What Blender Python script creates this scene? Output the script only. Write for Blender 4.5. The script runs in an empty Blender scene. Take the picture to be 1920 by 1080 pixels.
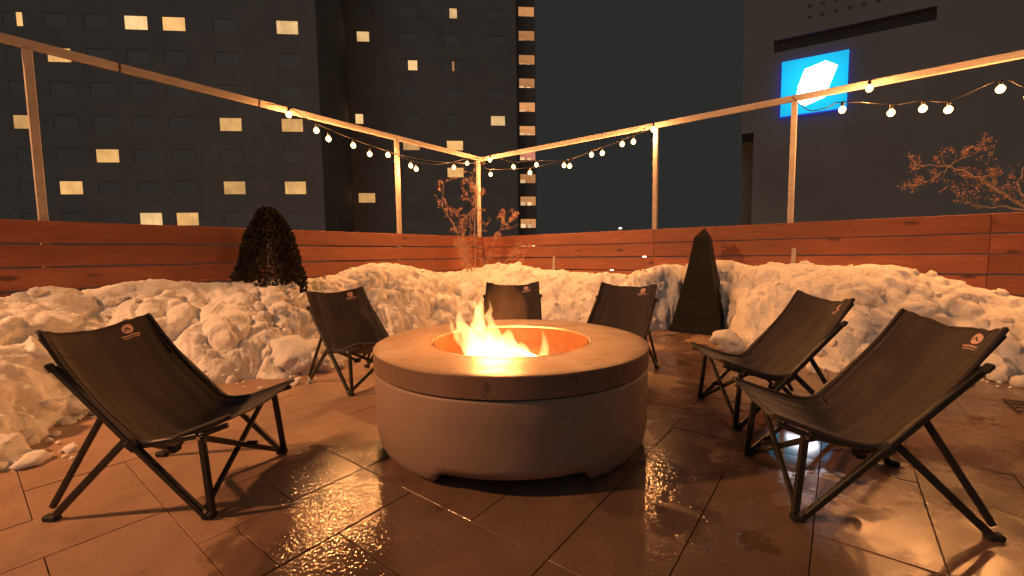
import bpy, math, random
import numpy as np
from mathutils import Vector, Matrix, noise as mnoise

R = math.radians
random.seed(7)
np.random.seed(7)
scene = bpy.context.scene

# ------------------------------------------------------------------ camera
cam_data = bpy.data.cameras.new('camera')
cam = bpy.data.objects.new('camera', cam_data)
scene.collection.objects.link(cam)
cam_data.sensor_width = 36.0
cam_data.lens = 15.035
cam_data.clip_start = 0.05
cam_data.clip_end = 900
PITCH, ROLL = R(4.4613), 0.0132
fw = Vector((0, math.cos(PITCH), -math.sin(PITCH)))
up0 = Vector((0, math.sin(PITCH), math.cos(PITCH)))
rt0 = Vector((1, 0, 0))
rt = rt0 * math.cos(ROLL) - up0 * math.sin(ROLL)
upv = rt0 * math.sin(ROLL) + up0 * math.cos(ROLL)
m = Matrix((rt, upv, -fw)).transposed().to_4x4()
m.translation = (0, 0, 1.0)
cam.matrix_world = m
scene.camera = cam

# ------------------------------------------------------------------ night sky
world = bpy.data.worlds.new('World')
scene.world = world
world.use_nodes = True
wbg = world.node_tree.nodes['Background']
wbg.inputs['Color'].default_value = (1.0, 0.985, 0.93, 1)
wbg.inputs['Strength'].default_value = 0.0245

# soft fill added behind the camera to lift walls, standing in for city glow
sun_d = bpy.data.lights.new('fill_sun', 'SUN')
sun_d.energy = 0.13
sun_d.angle = R(40)
sun_d.color = (1.0, 1.0, 0.96)
sun = bpy.data.objects.new('fill_sun', sun_d)
scene.collection.objects.link(sun)
sun.rotation_euler = Vector((0.25, 0.85, -0.55)).to_track_quat('-Z', 'Y').to_euler()

scene.view_settings.view_transform = 'Standard'
scene.view_settings.look = 'None'
scene.view_settings.exposure = 0.0
scene.view_settings.gamma = 1.0
scene.render.engine = 'CYCLES'
scene.cycles.use_denoising = True
scene.cycles.max_bounces = 7
scene.cycles.diffuse_bounces = 3
scene.cycles.glossy_bounces = 3
scene.cycles.sample_clamp_indirect = 6.0
scene.cycles.caustics_reflective = False
scene.cycles.caustics_refractive = False

WARM = (1.0, 0.425, 0.16)
FLOOD_W = 3600.0
FIRE_W = 54.0
BULB_W = 23.0

# ------------------------------------------------------------------ frames of the place
TH = 0.917
AX = Vector((math.cos(TH), math.sin(TH), 0))       # along the left fence, towards the corner
BX = Vector((-math.sin(TH), math.cos(TH), 0))      # along the right fence, towards the corner
DL, DR = 5.6, 6.376
FENCE_TOP, RAIL_TOP = 1.35, 2.897

def AB(a, b, z=0.0):
    return AX * a + BX * b + Vector((0, 0, z))

# ------------------------------------------------------------------ helpers
COL = scene.collection

def link(o, parent=None):
    COL.objects.link(o)
    if parent is not None:
        o.parent = parent
    return o

def mesh(name, verts, faces, smooth=False):
    me = bpy.data.meshes.new(name)
    me.from_pydata([tuple(v) for v in verts], [], faces)
    me.update()
    if smooth:
        me.polygons.foreach_set('use_smooth', [True] * len(me.polygons))
        if isinstance(smooth, float): me.set_sharp_from_angle(angle=smooth)
    return me

def obj(name, me, mat=None, parent=None, loc=None):
    o = bpy.data.objects.new(name, me)
    if mat is not None and len(me.materials) == 0:
        me.materials.append(mat)
    if loc is not None:
        o.location = loc
    return link(o, parent)

def empty(name, loc=(0, 0, 0), rz=0.0):
    o = bpy.data.objects.new(name, None)
    o.empty_display_size = 0.1
    o.location = loc
    o.rotation_euler = (0, 0, rz)
    return link(o)

def tag(o, label=None, cat=None, group=None, kind=None):
    if label: o['label'] = label
    if cat: o['category'] = cat
    if group: o['group'] = group
    if kind: o['kind'] = kind
    return o

class MB:
    """collects simple shapes into one mesh"""
    def __init__(s): s.v, s.f = [], []
    def add(s, vs, fs):
        n = len(s.v); s.v += [Vector(x) for x in vs]; s.f += [tuple(i + n for i in f) for f in fs]
    def cbox(s, cx, cy, cz, sx, sy, sz, c=0.0, M=None):
        """box with chamfered edges, centre and full sizes"""
        hx, hy, hz = sx / 2, sy / 2, sz / 2
        c = min(c, hx * .9, hy * .9, hz * .9)
        vs, fs = [], []
        if c <= 0:
            for x in (-hx, hx):
                for y in (-hy, hy):
                    for z in (-hz, hz): vs.append(Vector((x, y, z)))
            fs = [(0, 1, 3, 2), (4, 6, 7, 5), (0, 4, 5, 1), (2, 3, 7, 6), (0, 2, 6, 4), (1, 5, 7, 3)]
        else:
            idx = {}
            for ax in range(3):
                for sg in (-1, 1):
                    for u in (-1, 1):
                        for w in (-1, 1):
                            h = [hx, hy, hz]; p = [0, 0, 0]; o = [i for i in range(3) if i != ax]
                            p[ax] = sg * h[ax]; p[o[0]] = u * (h[o[0]] - c); p[o[1]] = w * (h[o[1]] - c)
                            sgn = [0, 0, 0]; sgn[ax] = sg; sgn[o[0]] = u; sgn[o[1]] = w
                            idx[(ax, tuple(sgn))] = len(vs); vs.append(Vector(p))
            S = (-1, 1)
            for ax in range(3):
                o = [i for i in range(3) if i != ax]
                for sg in S:
                    def k(u, w):
                        t = [0, 0, 0]; t[ax] = sg; t[o[0]] = u; t[o[1]] = w; return idx[(ax, tuple(t))]
                    f = (k(-1, -1), k(1, -1), k(1, 1), k(-1, 1))
                    fs.append(f if (sg > 0) == (ax != 1) else f[::-1])
            for ax in range(3):           # edges running along ax
                o = [i for i in range(3) if i != ax]
                for u in S:
                    for w in S:
                        def k(face, e):
                            t = [0, 0, 0]; t[ax] = e; t[o[0]] = u; t[o[1]] = w; return idx[(face, tuple(t))]
                        f = (k(o[0], -1), k(o[0], 1), k(o[1], 1), k(o[1], -1))
                        fs.append(f)
            for x in S:
                for y in S:
                    for z in S:
                        fs.append(tuple(idx[(ax, (x, y, z))] for ax in range(3)))
        C = Vector((cx, cy, cz))
        vs = [(M @ v if M is not None else v) + C for v in vs]
        s.add(vs, fs)
    def beam(s, p, q, w, h, c=0.0, side=None):
        """rectangular bar from p to q; w across 'side', h the other way"""
        p, q = Vector(p), Vector(q)
        d = (q - p); L = d.length; d.normalize()
        sd = Vector(side) if side is not None else Vector((0, 0, 1)).cross(d)
        if sd.length < 1e-4: sd = Vector((1, 0, 0))
        sd = (sd - d * sd.dot(d)).normalized()
        u = d.cross(sd)
        M = Matrix((d, sd, u)).transposed()
        mid = (p + q) / 2
        s.cbox(mid.x, mid.y, mid.z, L, w, h, c, M)
    def tube(s, pts, r, n=8, cap=True):
        pts = [Vector(p) for p in pts]
        rs = r if isinstance(r, (list, tuple)) else [r] * len(pts)
        rings = []
        prev = None
        for i, p in enumerate(pts):
            d = (pts[min(i + 1, len(pts) - 1)] - pts[max(i - 1, 0)])
            if d.length < 1e-9: d = Vector((0, 0, 1))
            d.normalize()
            if prev is None:
                a = d.orthogonal().normalized()
            else:
                a = (prev - d * prev.dot(d))
                a = a.normalized() if a.length > 1e-6 else d.orthogonal().normalized()
            prev = a
            b = d.cross(a)
            rings.append([p + (a * math.cos(2 * math.pi * k / n) + b * math.sin(2 * math.pi * k / n)) * rs[i] for k in range(n)])
        vs = [v for rg in rings for v in rg]
        fs = []
        for i in range(len(rings) - 1):
            for k in range(n):
                fs.append((i * n + k, i * n + (k + 1) % n, (i + 1) * n + (k + 1) % n, (i + 1) * n + k))
        if cap:
            fs.append(tuple(range(n - 1, -1, -1)))
            fs.append(tuple((len(rings) - 1) * n + k for k in range(n)))
        s.add(vs, fs)
    def lathe(s, prof, n=48, c=(0, 0, 0), close=False):
        c = Vector(c); vs, fs = [], []
        for (r, z) in prof:
            for k in range(n):
                t = 2 * math.pi * k / n
                vs.append(c + Vector((r * math.cos(t), r * math.sin(t), z)))
        for i in range(len(prof) - (0 if close else 1)):
            j = (i + 1) % len(prof)
            for k in range(n):
                fs.append((i * n + k, i * n + (k + 1) % n, j * n + (k + 1) % n, j * n + k))
        s.add(vs, fs)
    def ball(s, c, r, n=10, m_=6, sx=1, sy=1, sz=1):
        prof = [(max(1e-4, r * math.sin(math.pi * i / m_)), -r * math.cos(math.pi * i / m_) * sz) for i in range(m_ + 1)]
        s.lathe(prof, n, c)
    def mesh(s, name, smooth=False): return mesh(name, s.v, s.f, smooth)
    def build(s, name, mat, parent=None, smooth=False, loc=None):
        return obj(name, s.mesh(name, smooth), mat, parent, loc)

# ---- vectorised noise for the snow
def _hash(ix, iy, iz, seed):
    h = (ix * 374761393 + iy * 668265263 + iz * 2147483647 + seed * 974634777) & 0xFFFFFFFF
    h = ((h ^ (h >> 13)) * 1274126177) & 0xFFFFFFFF
    h = (h ^ (h >> 16)) & 0xFFFFFFFF
    h = ((h ^ (h >> 15)) * 2246822519) & 0xFFFFFFFF
    return (h ^ (h >> 13)) & 0xFFFFFFFF

def vnoise(P, scale, seed=0):
    Q = P / scale
    I = np.floor(Q).astype(np.int64); F = Q - I; F = F * F * (3 - 2 * F)
    out = np.zeros(len(P))
    for dx in (0, 1):
        for dy in (0, 1):
            for dz in (0, 1):
                w = (F[:, 0] if dx else 1 - F[:, 0]) * (F[:, 1] if dy else 1 - F[:, 1]) * (F[:, 2] if dz else 1 - F[:, 2])
                out += w * _hash(I[:, 0] + dx, I[:, 1] + dy, I[:, 2] + dz, seed) / 4294967295.0
    return out

def worley(P, scale, seed=0):
    """distance to the nearest cell point (in cell units) and a random number of that cell"""
    Q = P / scale
    I = np.floor(Q).astype(np.int64)
    best = np.full(len(P), 9.0); rid = np.zeros(len(P)); tilt = np.zeros(len(P))
    for dx in (-1, 0, 1):
        for dy in (-1, 0, 1):
            for dz in (-1, 0, 1):
                cx, cy, cz = I[:, 0] + dx, I[:, 1] + dy, I[:, 2] + dz
                h1 = _hash(cx, cy, cz, seed) / 4294967295.0
                h2 = _hash(cx, cy, cz, seed + 11) / 4294967295.0
                h3 = _hash(cx, cy, cz, seed + 23) / 4294967295.0
                d = np.sqrt((cx + h1 - Q[:, 0]) ** 2 + (cy + h2 - Q[:, 1]) ** 2 + (cz + h3 - Q[:, 2]) ** 2)
                mk = d < best
                tl = (h2 * 2 - 1) * (Q[:, 0] - cx - h1) + (h3 * 2 - 1) * (Q[:, 1] - cy - h2) + (h1 * 2 - 1) * (Q[:, 2] - cz - h3)
                tilt = np.where(mk, tl, tilt)
                best = np.where(mk, d, best); rid = np.where(mk, h2 * .5 + h3 * .5, rid)
    return best, rid, tilt

# ------------------------------------------------------------------ materials
class NT:
    def __init__(s, name):
        s.m = bpy.data.materials.new(name); s.m.use_nodes = True
        s.t = s.m.node_tree; s.n = s.t.nodes; s.l = s.t.links
        s.b = s.n.get('Principled BSDF'); s.out = s.n.get('Material Output')
    def node(s, typ, **kw):
        nd = s.n.new(typ)
        for k, v in kw.items():
            if k in nd.bl_rna.properties.keys(): setattr(nd, k, v)
            else: nd.inputs[k].default_value = v
        return nd
    def link(s, a, b): s.l.new(a, b)
    def coords(s, kind='Object', scale=(1, 1, 1), rand=False):
        tc = s.node('ShaderNodeTexCoord')
        src = tc.outputs[kind] if kind != 'World' else s.node('ShaderNodeNewGeometry').outputs['Position']
        mp = s.node('ShaderNodeMapping'); mp.inputs['Scale'].default_value = scale
        s.link(src, mp.inputs['Vector'])
        if rand:
            oi = s.node('ShaderNodeObjectInfo')
            mu = s.node('ShaderNodeMath', operation='MULTIPLY'); mu.inputs[1].default_value = 37.0
            s.link(oi.outputs['Random'], mu.inputs[0])
            cx = s.node('ShaderNodeCombineXYZ')
            for i in range(3): s.link(mu.outputs[0], cx.inputs[i])
            s.link(cx.outputs[0], mp.inputs['Location'])
        return mp.outputs[0]
    def noise(s, vec, scale, detail=4, rough=.55, dist=0.0):
        nd = s.node('ShaderNodeTexNoise')
        nd.inputs['Scale'].default_value = scale; nd.inputs['Detail'].default_value = detail
        nd.inputs['Roughness'].default_value = rough; nd.inputs['Distortion'].default_value = dist
        s.link(vec, nd.inputs['Vector']); return nd.outputs['Fac']
    def ramp(s, fac, stops):
        r = s.node('ShaderNodeValToRGB'); e = r.color_ramp.elements
        while len(e) < len(stops): e.new(.5)
        for i, (p, c) in enumerate(stops):
            e[i].position = p; e[i].color = (*c, 1) if len(c) == 3 else c
        s.link(fac, r.inputs['Fac']); return r.outputs['Color']
    def mix(s, fac, a, b, mode='MIX'):
        x = s.node('ShaderNodeMix', data_type='RGBA', blend_type=mode)
        for sock, v in ((x.inputs[0], fac), (x.inputs[6], a), (x.inputs[7], b)):
            if hasattr(v, 'is_linked') or hasattr(v, 'links'): s.link(v, sock)
            elif isinstance(v, (int, float)): sock.default_value = v
            else: sock.default_value = (*v, 1)
        return x.outputs[2]
    def math(s, op, a, b=None, c=None):
        x = s.node('ShaderNodeMath', operation=op)
        for i, v in enumerate((a, b, c)):
            if v is None: continue
            if isinstance(v, (int, float)): x.inputs[i].default_value = v
            else: s.link(v, x.inputs[i])
        return x.outputs[0]
    def mapr(s, v, a, b, c, d, smooth=False):
        x = s.node('ShaderNodeMapRange'); x.clamp = True
        if smooth: x.interpolation_type = 'SMOOTHSTEP'
        s.link(v, x.inputs[0])
        for i, q in enumerate((a, b, c, d)): x.inputs[i + 1].default_value = q
        return x.outputs[0]
    def bump(s, h, strength=.3, dist=.01, prev=None):
        b = s.node('ShaderNodeBump'); b.inputs['Strength'].default_value = strength; b.inputs['Distance'].default_value = dist
        s.link(h, b.inputs['Height'])
        if prev is not None: s.link(prev, b.inputs['Normal'])
        return b.outputs[0]
    def set(s, **kw):
        for k, v in kw.items():
            k = k.replace('_', ' ')
            if hasattr(v, 'links'): s.link(v, s.b.inputs[k])
            elif isinstance(v, tuple) and len(v) == 3: s.b.inputs[k].default_value = (*v, 1)
            else: s.b.inputs[k].default_value = v
        return s.m

def plain(name, col, rough=.6, metal=0.0, var=.18, scale=12.0, bump=.15, spec=.5, kind='Object'):
    t = NT(name); v = t.coords(kind, rand=(kind == 'Object'))
    f = t.noise(v, scale, 5)
    c = t.ramp(f, [(.3, tuple(x * (1 - var) for x in col)), (.7, tuple(min(1, x * (1 + var)) for x in col))])
    t.set(Base_Color=c, Roughness=rough, Metallic=metal)
    t.b.inputs['Specular IOR Level'].default_value = spec
    if bump: t.set(Normal=t.bump(t.noise(v, scale * 9, 3), bump, .003))
    return t.m

def emit(name, col, strength):
    t = NT(name); t.set(Base_Color=(.02, .02, .02), Emission_Color=col, Emission_Strength=strength); return t.m

def wood(name, dark, light, knots=True, rough=.6):
    t = NT(name); v = t.coords('Object', rand=True)
    mp = t.node('ShaderNodeMapping'); mp.inputs['Scale'].default_value = (1.3, 14, 14); t.link(v, mp.inputs['Vector'])
    g = t.noise(mp.outputs[0], 2.2, 6, .62, .7)
    mp3 = t.node('ShaderNodeMapping'); mp3.inputs['Scale'].default_value = (.8, 2.5, 2.5); t.link(v, mp3.inputs['Vector'])
    blot = t.noise(mp3.outputs[0], 1.6, 5, .6)
    c = t.ramp(g, [(.28, dark), (.55, tuple((a + b) / 2 for a, b in zip(dark, light))), (.78, light)])
    c = t.mix(t.mapr(blot, .35, .7, .0, .55), c, tuple(x * .62 for x in dark))
    if knots:
        mp2 = t.node('ShaderNodeMapping'); mp2.inputs['Scale'].default_value = (1.5, 4.2, 4.2); t.link(v, mp2.inputs['Vector'])
        vo = t.node('ShaderNodeTexVoronoi'); vo.inputs['Scale'].default_value = 1.25; t.link(mp2.outputs[0], vo.inputs['Vector'])
        k = t.mapr(vo.outputs['Distance'], .07, .17, .85, 0.0, True)
        c = t.mix(k, c, tuple(x * .18 for x in dark))
    oi = t.node('ShaderNodeObjectInfo')
    c = t.mix(t.mapr(oi.outputs['Random'], 0, 1, 0.0, .4), c, tuple(x * .5 for x in dark))
    t.set(Base_Color=c, Roughness=rough, Normal=t.bump(g, .35, .004))
    return t.m

M_snow = None
def make_snow_mat():
    t = NT('snow'); v = t.coords('World')
    big = t.noise(v, 1.7, 5, .6)
    fine = t.noise(v, 38, 6, .7)
    mid = t.noise(v, 9, 5, .65)
    c = t.ramp(mid, [(.3, (.80, .77, .72)), (.65, (.90, .87, .83))])
    # grit and dirt lying on old snow
    dirt = t.math('MULTIPLY', t.mapr(t.noise(v, 23, 6, .75), .56, .70, 0, 1), t.mapr(big, .46, .62, 0, .8))
    c = t.mix(dirt, c, (.16, .12, .09))
    c = t.mix(t.mapr(t.noise(v, .9, 3), .5, .75, 0, .32), c, (.62, .56, .5))
    crumb = t.mapr(t.noise(v, 2.6, 4, .6), .42, .62, .15, 1.0, True)
    n = t.bump(mid, .45, .03); n = t.bump(t.math('MULTIPLY', t.noise(v, 24, 5, .65), crumb), .7, .022, n); n = t.bump(t.math('MULTIPLY', fine, crumb), .6, .010, n)
    t.set(Base_Color=c, Roughness=.7, Normal=n)
    t.b.inputs['Specular IOR Level'].default_value = .2
    t.b.inputs['Subsurface Weight'].default_value = .2
    t.b.inputs['Subsurface Radius'].default_value = (1.0, .8, .6)
    t.b.inputs['Subsurface Scale'].default_value = .03
    return t.m
M_snow = make_snow_mat()

def make_paving():
    t = NT('paving_stone')
    v = t.coords('World'); vo = t.coords('Object', rand=True)
    oi = t.node('ShaderNodeObjectInfo')
    sep = t.node('ShaderNodeSeparateXYZ'); t.link(v, sep.inputs[0])
    cl = t.noise(vo, 3.1, 7, .62, .4)
    c = t.ramp(cl, [(.25, (.30, .185, .125)), (.5, (.40, .255, .175)), (.75, (.50, .33, .23))])
    c = t.mix(t.mapr(oi.outputs['Random'], 0, 1, 0, .33), c, (.29, .17, .115))
    vein = t.noise(vo, 14, 8, .75, 1.2)
    c = t.mix(t.mapr(vein, .57, .70, 0, .45), c, (.17, .10, .07))
    pits = t.noise(vo, 60, 3, .6)
    c = t.mix(t.mapr(pits, .64, .72, 0, .5), c, (.12, .075, .05))
    # melt water: lies over the right and the front, the left stays dry
    w1 = t.noise(v, .85, 5, .62, .5)
    bias = t.mapr(sep.outputs[0], -1.25, -.45, -.75, .55, True)
    far = t.mapr(sep.outputs[1], 2.7, 3.6, 0, -.55, True)
    wet = t.math('ADD', t.math('ADD', t.math('MULTIPLY', t.math('SUBTRACT', w1, .5), 3.6), bias), far)
    wet = t.mapr(wet, -.06, .1, 0, 1, True)
    w2 = t.noise(v, 2.6, 6, .65)
    film = t.mapr(w2, .47, .55, 0, 1, True)
    cloud = t.noise(v, 3.3, 7, .7, .8)
    dk = t.ramp(cloud, [(.3, (.052, .032, .026)), (.52, (.092, .057, .046)), (.72, (.155, .10, .082))])
    c = t.mix(t.math('MULTIPLY', wet, .70), c, dk)
    # a shallow puddle on the right and smaller ones about it
    pu = t.node('ShaderNodeVectorMath', operation='DISTANCE'); t.link(v, pu.inputs[0]); pu.inputs[1].default_value = (1.50, 2.22, 0)
    pud = t.math('ADD', pu.outputs['Value'], t.math('MULTIPLY', t.math('SUBTRACT', t.noise(v, 5.5, 5, .6), .5), .9))
    pud = t.mapr(pud, .36, .46, 1, 0, True)
    small = t.math('MULTIPLY', t.mapr(t.noise(v, 2.1, 5, .62, .6), .60, .635, 0, 1, True), t.mapr(sep.outputs[0], .1, .5, 0, 1))
    pud = t.math('MAXIMUM', pud, t.math('MULTIPLY', small, wet))
    rg = t.mapr(t.noise(v, 30, 4), .3, .7, .42, .6)
    rwet = t.mapr(w2, .38, .62, .36, .13)
    mixr = t.node('ShaderNodeMix'); t.link(wet, mixr.inputs[0]); t.link(rg, mixr.inputs[2]); t.link(rwet, mixr.inputs[3])
    mixp = t.node('ShaderNodeMix'); t.link(pud, mixp.inputs[0]); t.link(mixr.outputs[0], mixp.inputs[2]); mixp.inputs[3].default_value = .06
    c = t.mix(t.math('MULTIPLY', pud, .35), c, (.05, .03, .022))
    grain = t.noise(v, 105, 1, .5)
    slush = t.noise(v, 60, 1, .5)
    gh = t.math('ADD', t.math('MULTIPLY', grain, .6), t.math('MULTIPLY', slush, .9))
    gate = t.mapr(t.noise(v, 1.7, 5, .65), .46, .60, .05, 1.0, True)
    # frozen slush left by the pit
    for (px, py, pr) in ((-.70, 1.52, .36), (.60, 1.74, .24), (-1.0, 1.85, .30), (-.55, 1.3, .25)):
        ds_ = t.node('ShaderNodeVectorMath', operation='DISTANCE'); t.link(v, ds_.inputs[0]); ds_.inputs[1].default_value = (px, py, 0)
        sl = t.math('ADD', ds_.outputs['Value'], t.math('MULTIPLY', t.math('SUBTRACT', t.noise(v, 4.5, 6, .65), .5), .7))
        shine = t.mapr(sl, pr * .8, pr * 1.15, 1, 0, True) if px == -.70 else t.math('MAXIMUM', shine, t.mapr(sl, pr * .8, pr * 1.15, 1, 0, True))
    mg = t.node('ShaderNodeMix'); t.link(shine, mg.inputs[0]); t.link(gate, mg.inputs[2]); mg.inputs[3].default_value = .8
    gate = t.math('MULTIPLY', mg.outputs[0], t.math('SUBTRACT', 1.0, t.math('MULTIPLY', pud, .97)))
    gh = t.math('MULTIPLY', gh, gate)
    n = t.bump(t.math('MULTIPLY', cl, t.math('SUBTRACT', 1.0, pud)), .25, .004)
    n = t.bump(gh, .55, .003, n)
    mixs = t.node('ShaderNodeMix'); t.link(shine, mixs.inputs[0]); t.link(mixp.outputs[0], mixs.inputs[2]); mixs.inputs[3].default_value = .035
    c = t.mix(t.math('MULTIPLY', shine, .6), c, dk)
    t.set(Base_Color=c, Roughness=mixs.outputs[0], Normal=n)
    t.link(t.mapr(shine, 0, 1, .5, 1.0), t.b.inputs['Specular IOR Level'])
    return t.m
M_pave = make_paving()
M_grout = plain('grout', (.10, .065, .045), .8, var=.3, scale=20, kind='World')
M_ground = plain('asphalt_far', (.05, .05, .05), .9, var=.3, scale=.3, kind='World', bump=0)
M_board = wood('stained_board', (.25, .082, .048), (.46, .162, .092), rough=.55)
M_pine = wood('raw_pine', (.48, .43, .39), (.66, .61, .56), knots=False, rough=.65)
M_bar = plain('black_bar', (.022, .021, .020), .42, var=.2, scale=30, bump=.05)
M_rubber = plain('rubber', (.016, .016, .016), .75, bump=0)
M_steel = plain('rivet_steel', (.6, .58, .55), .3, metal=1.0, bump=0)
M_cable = plain('black_cable', (.02, .02, .02), .5, bump=0)

def make_fabric():
    t = NT('brown_canvas'); v = t.coords('Object', rand=True)
    wv = t.noise(v, 260, 2, .5)
    bl = t.noise(v, 5, 5, .6)
    c = t.ramp(bl, [(.3, (.026, .0205, .0225)), (.7, (.042, .034, .036))])
    n = t.bump(wv, .25, .001); n = t.bump(t.noise(v, 14, 4), .3, .006, n)
    t.set(Base_Color=c, Roughness=.78, Normal=n)
    t.b.inputs['Specular IOR Level'].default_value = .3
    t.b.inputs['Sheen Weight'].default_value = .15
    return t.m
M_fabric = make_fabric()
M_print = plain('pale_print', (.62, .42, .38), .7, var=.1, bump=0)

def make_concrete(name, col, rough, stains):
    t = NT(name); v = t.coords('Object')
    a = t.noise(v, 2.2, 6, .6); b = t.noise(v, 26, 5, .6)
    c = t.ramp(a, [(.3, tuple(x * .8 for x in col)), (.7, tuple(x * 1.12 for x in col))])
    c = t.mix(t.mapr(b, .6, .72, 0, .25), c, tuple(x * .6 for x in col))
    r = rough
    if stains:
        mp = t.node('ShaderNodeMapping'); mp.inputs['Scale'].default_value = (1, 1, 1.2); t.link(v, mp.inputs['Vector'])
        s1 = t.noise(mp.outputs[0], 15, 4, .55, .2)
        st = t.mapr(s1, .60, .66, 0, .6, True)
        c = t.mix(st, c, tuple(x * .33 for x in col))
        r = t.mapr(t.noise(v, 5.5, 5, .6), .35, .65, .34, .55)
    else:
        pr = t.noise(v, 48, 2, .5)
        c = t.mix(t.mapr(pr, .74, .77, 0, .6), c, tuple(x * .3 for x in col))
    n = t.bump(b, .2, .004)
    t.set(Base_Color=c, Roughness=r, Normal=n); return t.m
M_conc = make_concrete('cast_concrete', (.35, .245, .19), .6, False)
M_lid = make_concrete('wet_concrete_top', (.25, .155, .115), .3, True)
M_bowl = plain('rusty_steel', (.20, .085, .04), .5, metal=.2, var=.2, scale=14)
M_rim = plain('steel_rim', (.62, .45, .34), .35, metal=.7, bump=0)
M_rock = plain('lava_rock', (.09, .06, .045), .9, var=.4, scale=30)
M_cover = plain('black_cover', (.0085, .0085, .008), .7, spec=.25, var=.25, scale=6, bump=.3)
M_bark = plain('bark', (.36, .28, .22), .8, var=.3, scale=40)
M_bud = plain('bud', (.50, .28, .20), .7, var=.35, scale=50, bump=0)
M_thuja = plain('thuja_leaf', (.026, .023, .019), .75, var=.35, scale=9, bump=0)

# ------------------------------------------------------------------ ground and terrace slab
g = obj('ground', mesh('ground', [(-400, -200, -8), (400, -200, -8), (400, 500, -8), (-400, 500, -8)], [(0, 1, 2, 3)]), M_ground)
tag(g, kind='structure')
mb = MB()
c0 = [AB(-6, -7), AB(DR + .25, -7), AB(DR + .25, DL + .25), AB(-6, DL + .25)]
vs = [v + Vector((0, 0, -.012)) for v in c0] + [v + Vector((0, 0, -.9)) for v in c0]
mb.add(vs, [(0, 1, 2, 3), (0, 4, 5, 1), (1, 5, 6, 2), (2, 6, 7, 3), (3, 7, 4, 0)])
terrace = mb.build('terrace_floor', M_grout)
tag(terrace, kind='structure')

# ------------------------------------------------------------------ snow shape tables (fence coordinates)
CL = np.array([(-4, .62), (-1, .68), (.2, .73), (.39, .75), (.5, .77), (.66, .73), (.9, .76), (1.16, .8), (1.58, .76), (1.77, .72), (2.44, .73), (2.98, .74), (3.29, .81), (3.62, .88), (3.99, .85), (4.39, .79), (4.96, .71), (5.61, .72), (6.5, .72)])
CR = np.array([(-5, .4), (-2.2, .48), (-1.32, .54), (-1.16, .56), (-.98, .63), (-.76, .73), (-.53, .8), (-.29, .84), (.06, .84), (.5, .84), (.71, .79), (.88, .79), (1.24, .88), (1.56, .9), (1.9, .85), (2.34, .7), (3.01, .67), (3.98, .76), (4.53, .82), (5.15, .71), (5.7, .7)])
WL = np.array([(-4, 2.6), (-1, 2.7), (.07, 2.42), (.28, 2.1), (.49, 1.72), (1.15, 1.7), (1.41, 1.83), (1.6, 2.05), (1.92, 2.1), (2.36, 1.65), (3.03, 1.45), (4.3, 1.5), (6.5, 1.6)])
WR = np.array([(-5, 1.5), (-2.5, 1.5), (-1.14, 1.5), (-1.0, 1.52), (-.6, 1.73), (-.3, 1.88), (-.07, 1.98), (.05, 1.9), (.66, 1.58), (.82, 1.36), (.96, .92), (1.08, .60), (1.70, .60), (1.84, .95), (2.0, 1.42), (2.25, 1.75), (3.4, 1.6), (5.7, 1.6)])

def prof(x):
    """0 at the fence, 1 at the foot of the bank: nearly level top, then a steep rough face"""
    x = np.clip(x, 0, 1.3)
    top = 1 - .10 * np.clip((.30 - x) / .30, 0, 1)
    s = np.clip((x - .30) / .70, 0, 1)
    face = 1 - (s ** 1.35) * (1.0)
    return np.where(x < .30, top, np.where(x <= 1, face, -(x - 1) * .9))

def snow_height(A, B):
    hl = np.interp(A, CL[:, 0], CL[:, 1]) * prof((DL - B) / np.interp(A, WL[:, 0], WL[:, 1]))
    hr = np.interp(B, CR[:, 0], CR[:, 1]) * prof((DR - A) / np.interp(B, WR[:, 0], WR[:, 1]))
    k = .05
    mx = np.maximum(hl, hr)
    return mx + k * np.exp(-np.abs(hl - hr) / .12)* (np.minimum(hl, hr) > 0)

# ------------------------------------------------------------------ paving, piece by piece
MI, MJ = 0.333, 0.343
A0, B0 = 0.12, 0.04
occ = {}
tiles = []
explicit = [(-1, 6, 2, 1), (0, 7, 1, 1), (0, 4, 1, 2), (1, 5, 1, 1), (1, 4, 2, 1), (2, 5, 1, 1), (2, 2, 1, 2), (3, 2, 2, 1),
            (3, 3, 2, 2), (3, 1, 1, 1), (4, 1, 2, 1), (4, 0, 1, 1), (5, 0, 1, 1), (5, -1, 1, 1), (6, -1, 1, 1), (4, -1, 1, 1),
            (-1, 7, 1, 2), (0, 8, 2, 1), (1, 6, 2, 2), (6, 0, 1, 2), (7, -1, 2, 1), (3, 5, 1, 2)]
for e in explicit:
    cells = [(e[0] + x, e[1] + y) for x in range(e[2]) for y in range(e[3])]
    if any(c in occ for c in cells): continue
    for c in cells: occ[c] = 1
    tiles.append(e)
rt_ = random.Random(21)
for j in range(-10, 17):
    for i in range(-9, 19):
        if (i, j) in occ: continue
        opts = [(2, 1), (1, 2), (2, 2), (1, 1)]
        w = [.4, .22, .13, .25]
        while True:
            o = rt_.choices(opts, w)[0]
            cells = [(i + x, j + y) for x in range(o[0]) for y in range(o[1])]
            if all(c not in occ for c in cells): break
        for c in cells: occ[c] = 1
        tiles.append((i, j, *o))

def visible_tile(t):
    i, j, w, h = t
    a, b = A0 + MI * (i + w / 2), B0 + MJ * (j + h / 2)
    p = AB(a, b)
    if a > DR - .1 or b > DL - .1: return None
    if snow_height(np.array([a - .5]), np.array([b]))[0] > .05 and snow_height(np.array([a]), np.array([b - .5]))[0] > .05: return None
    d = p.y
    if p.length > 7.5 or d < -1.5: return None
    # slabs the camera sees come first
    if d < .75 or abs(p.x) / d > 1.4: return 100 + p.length
    return p.length

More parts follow.
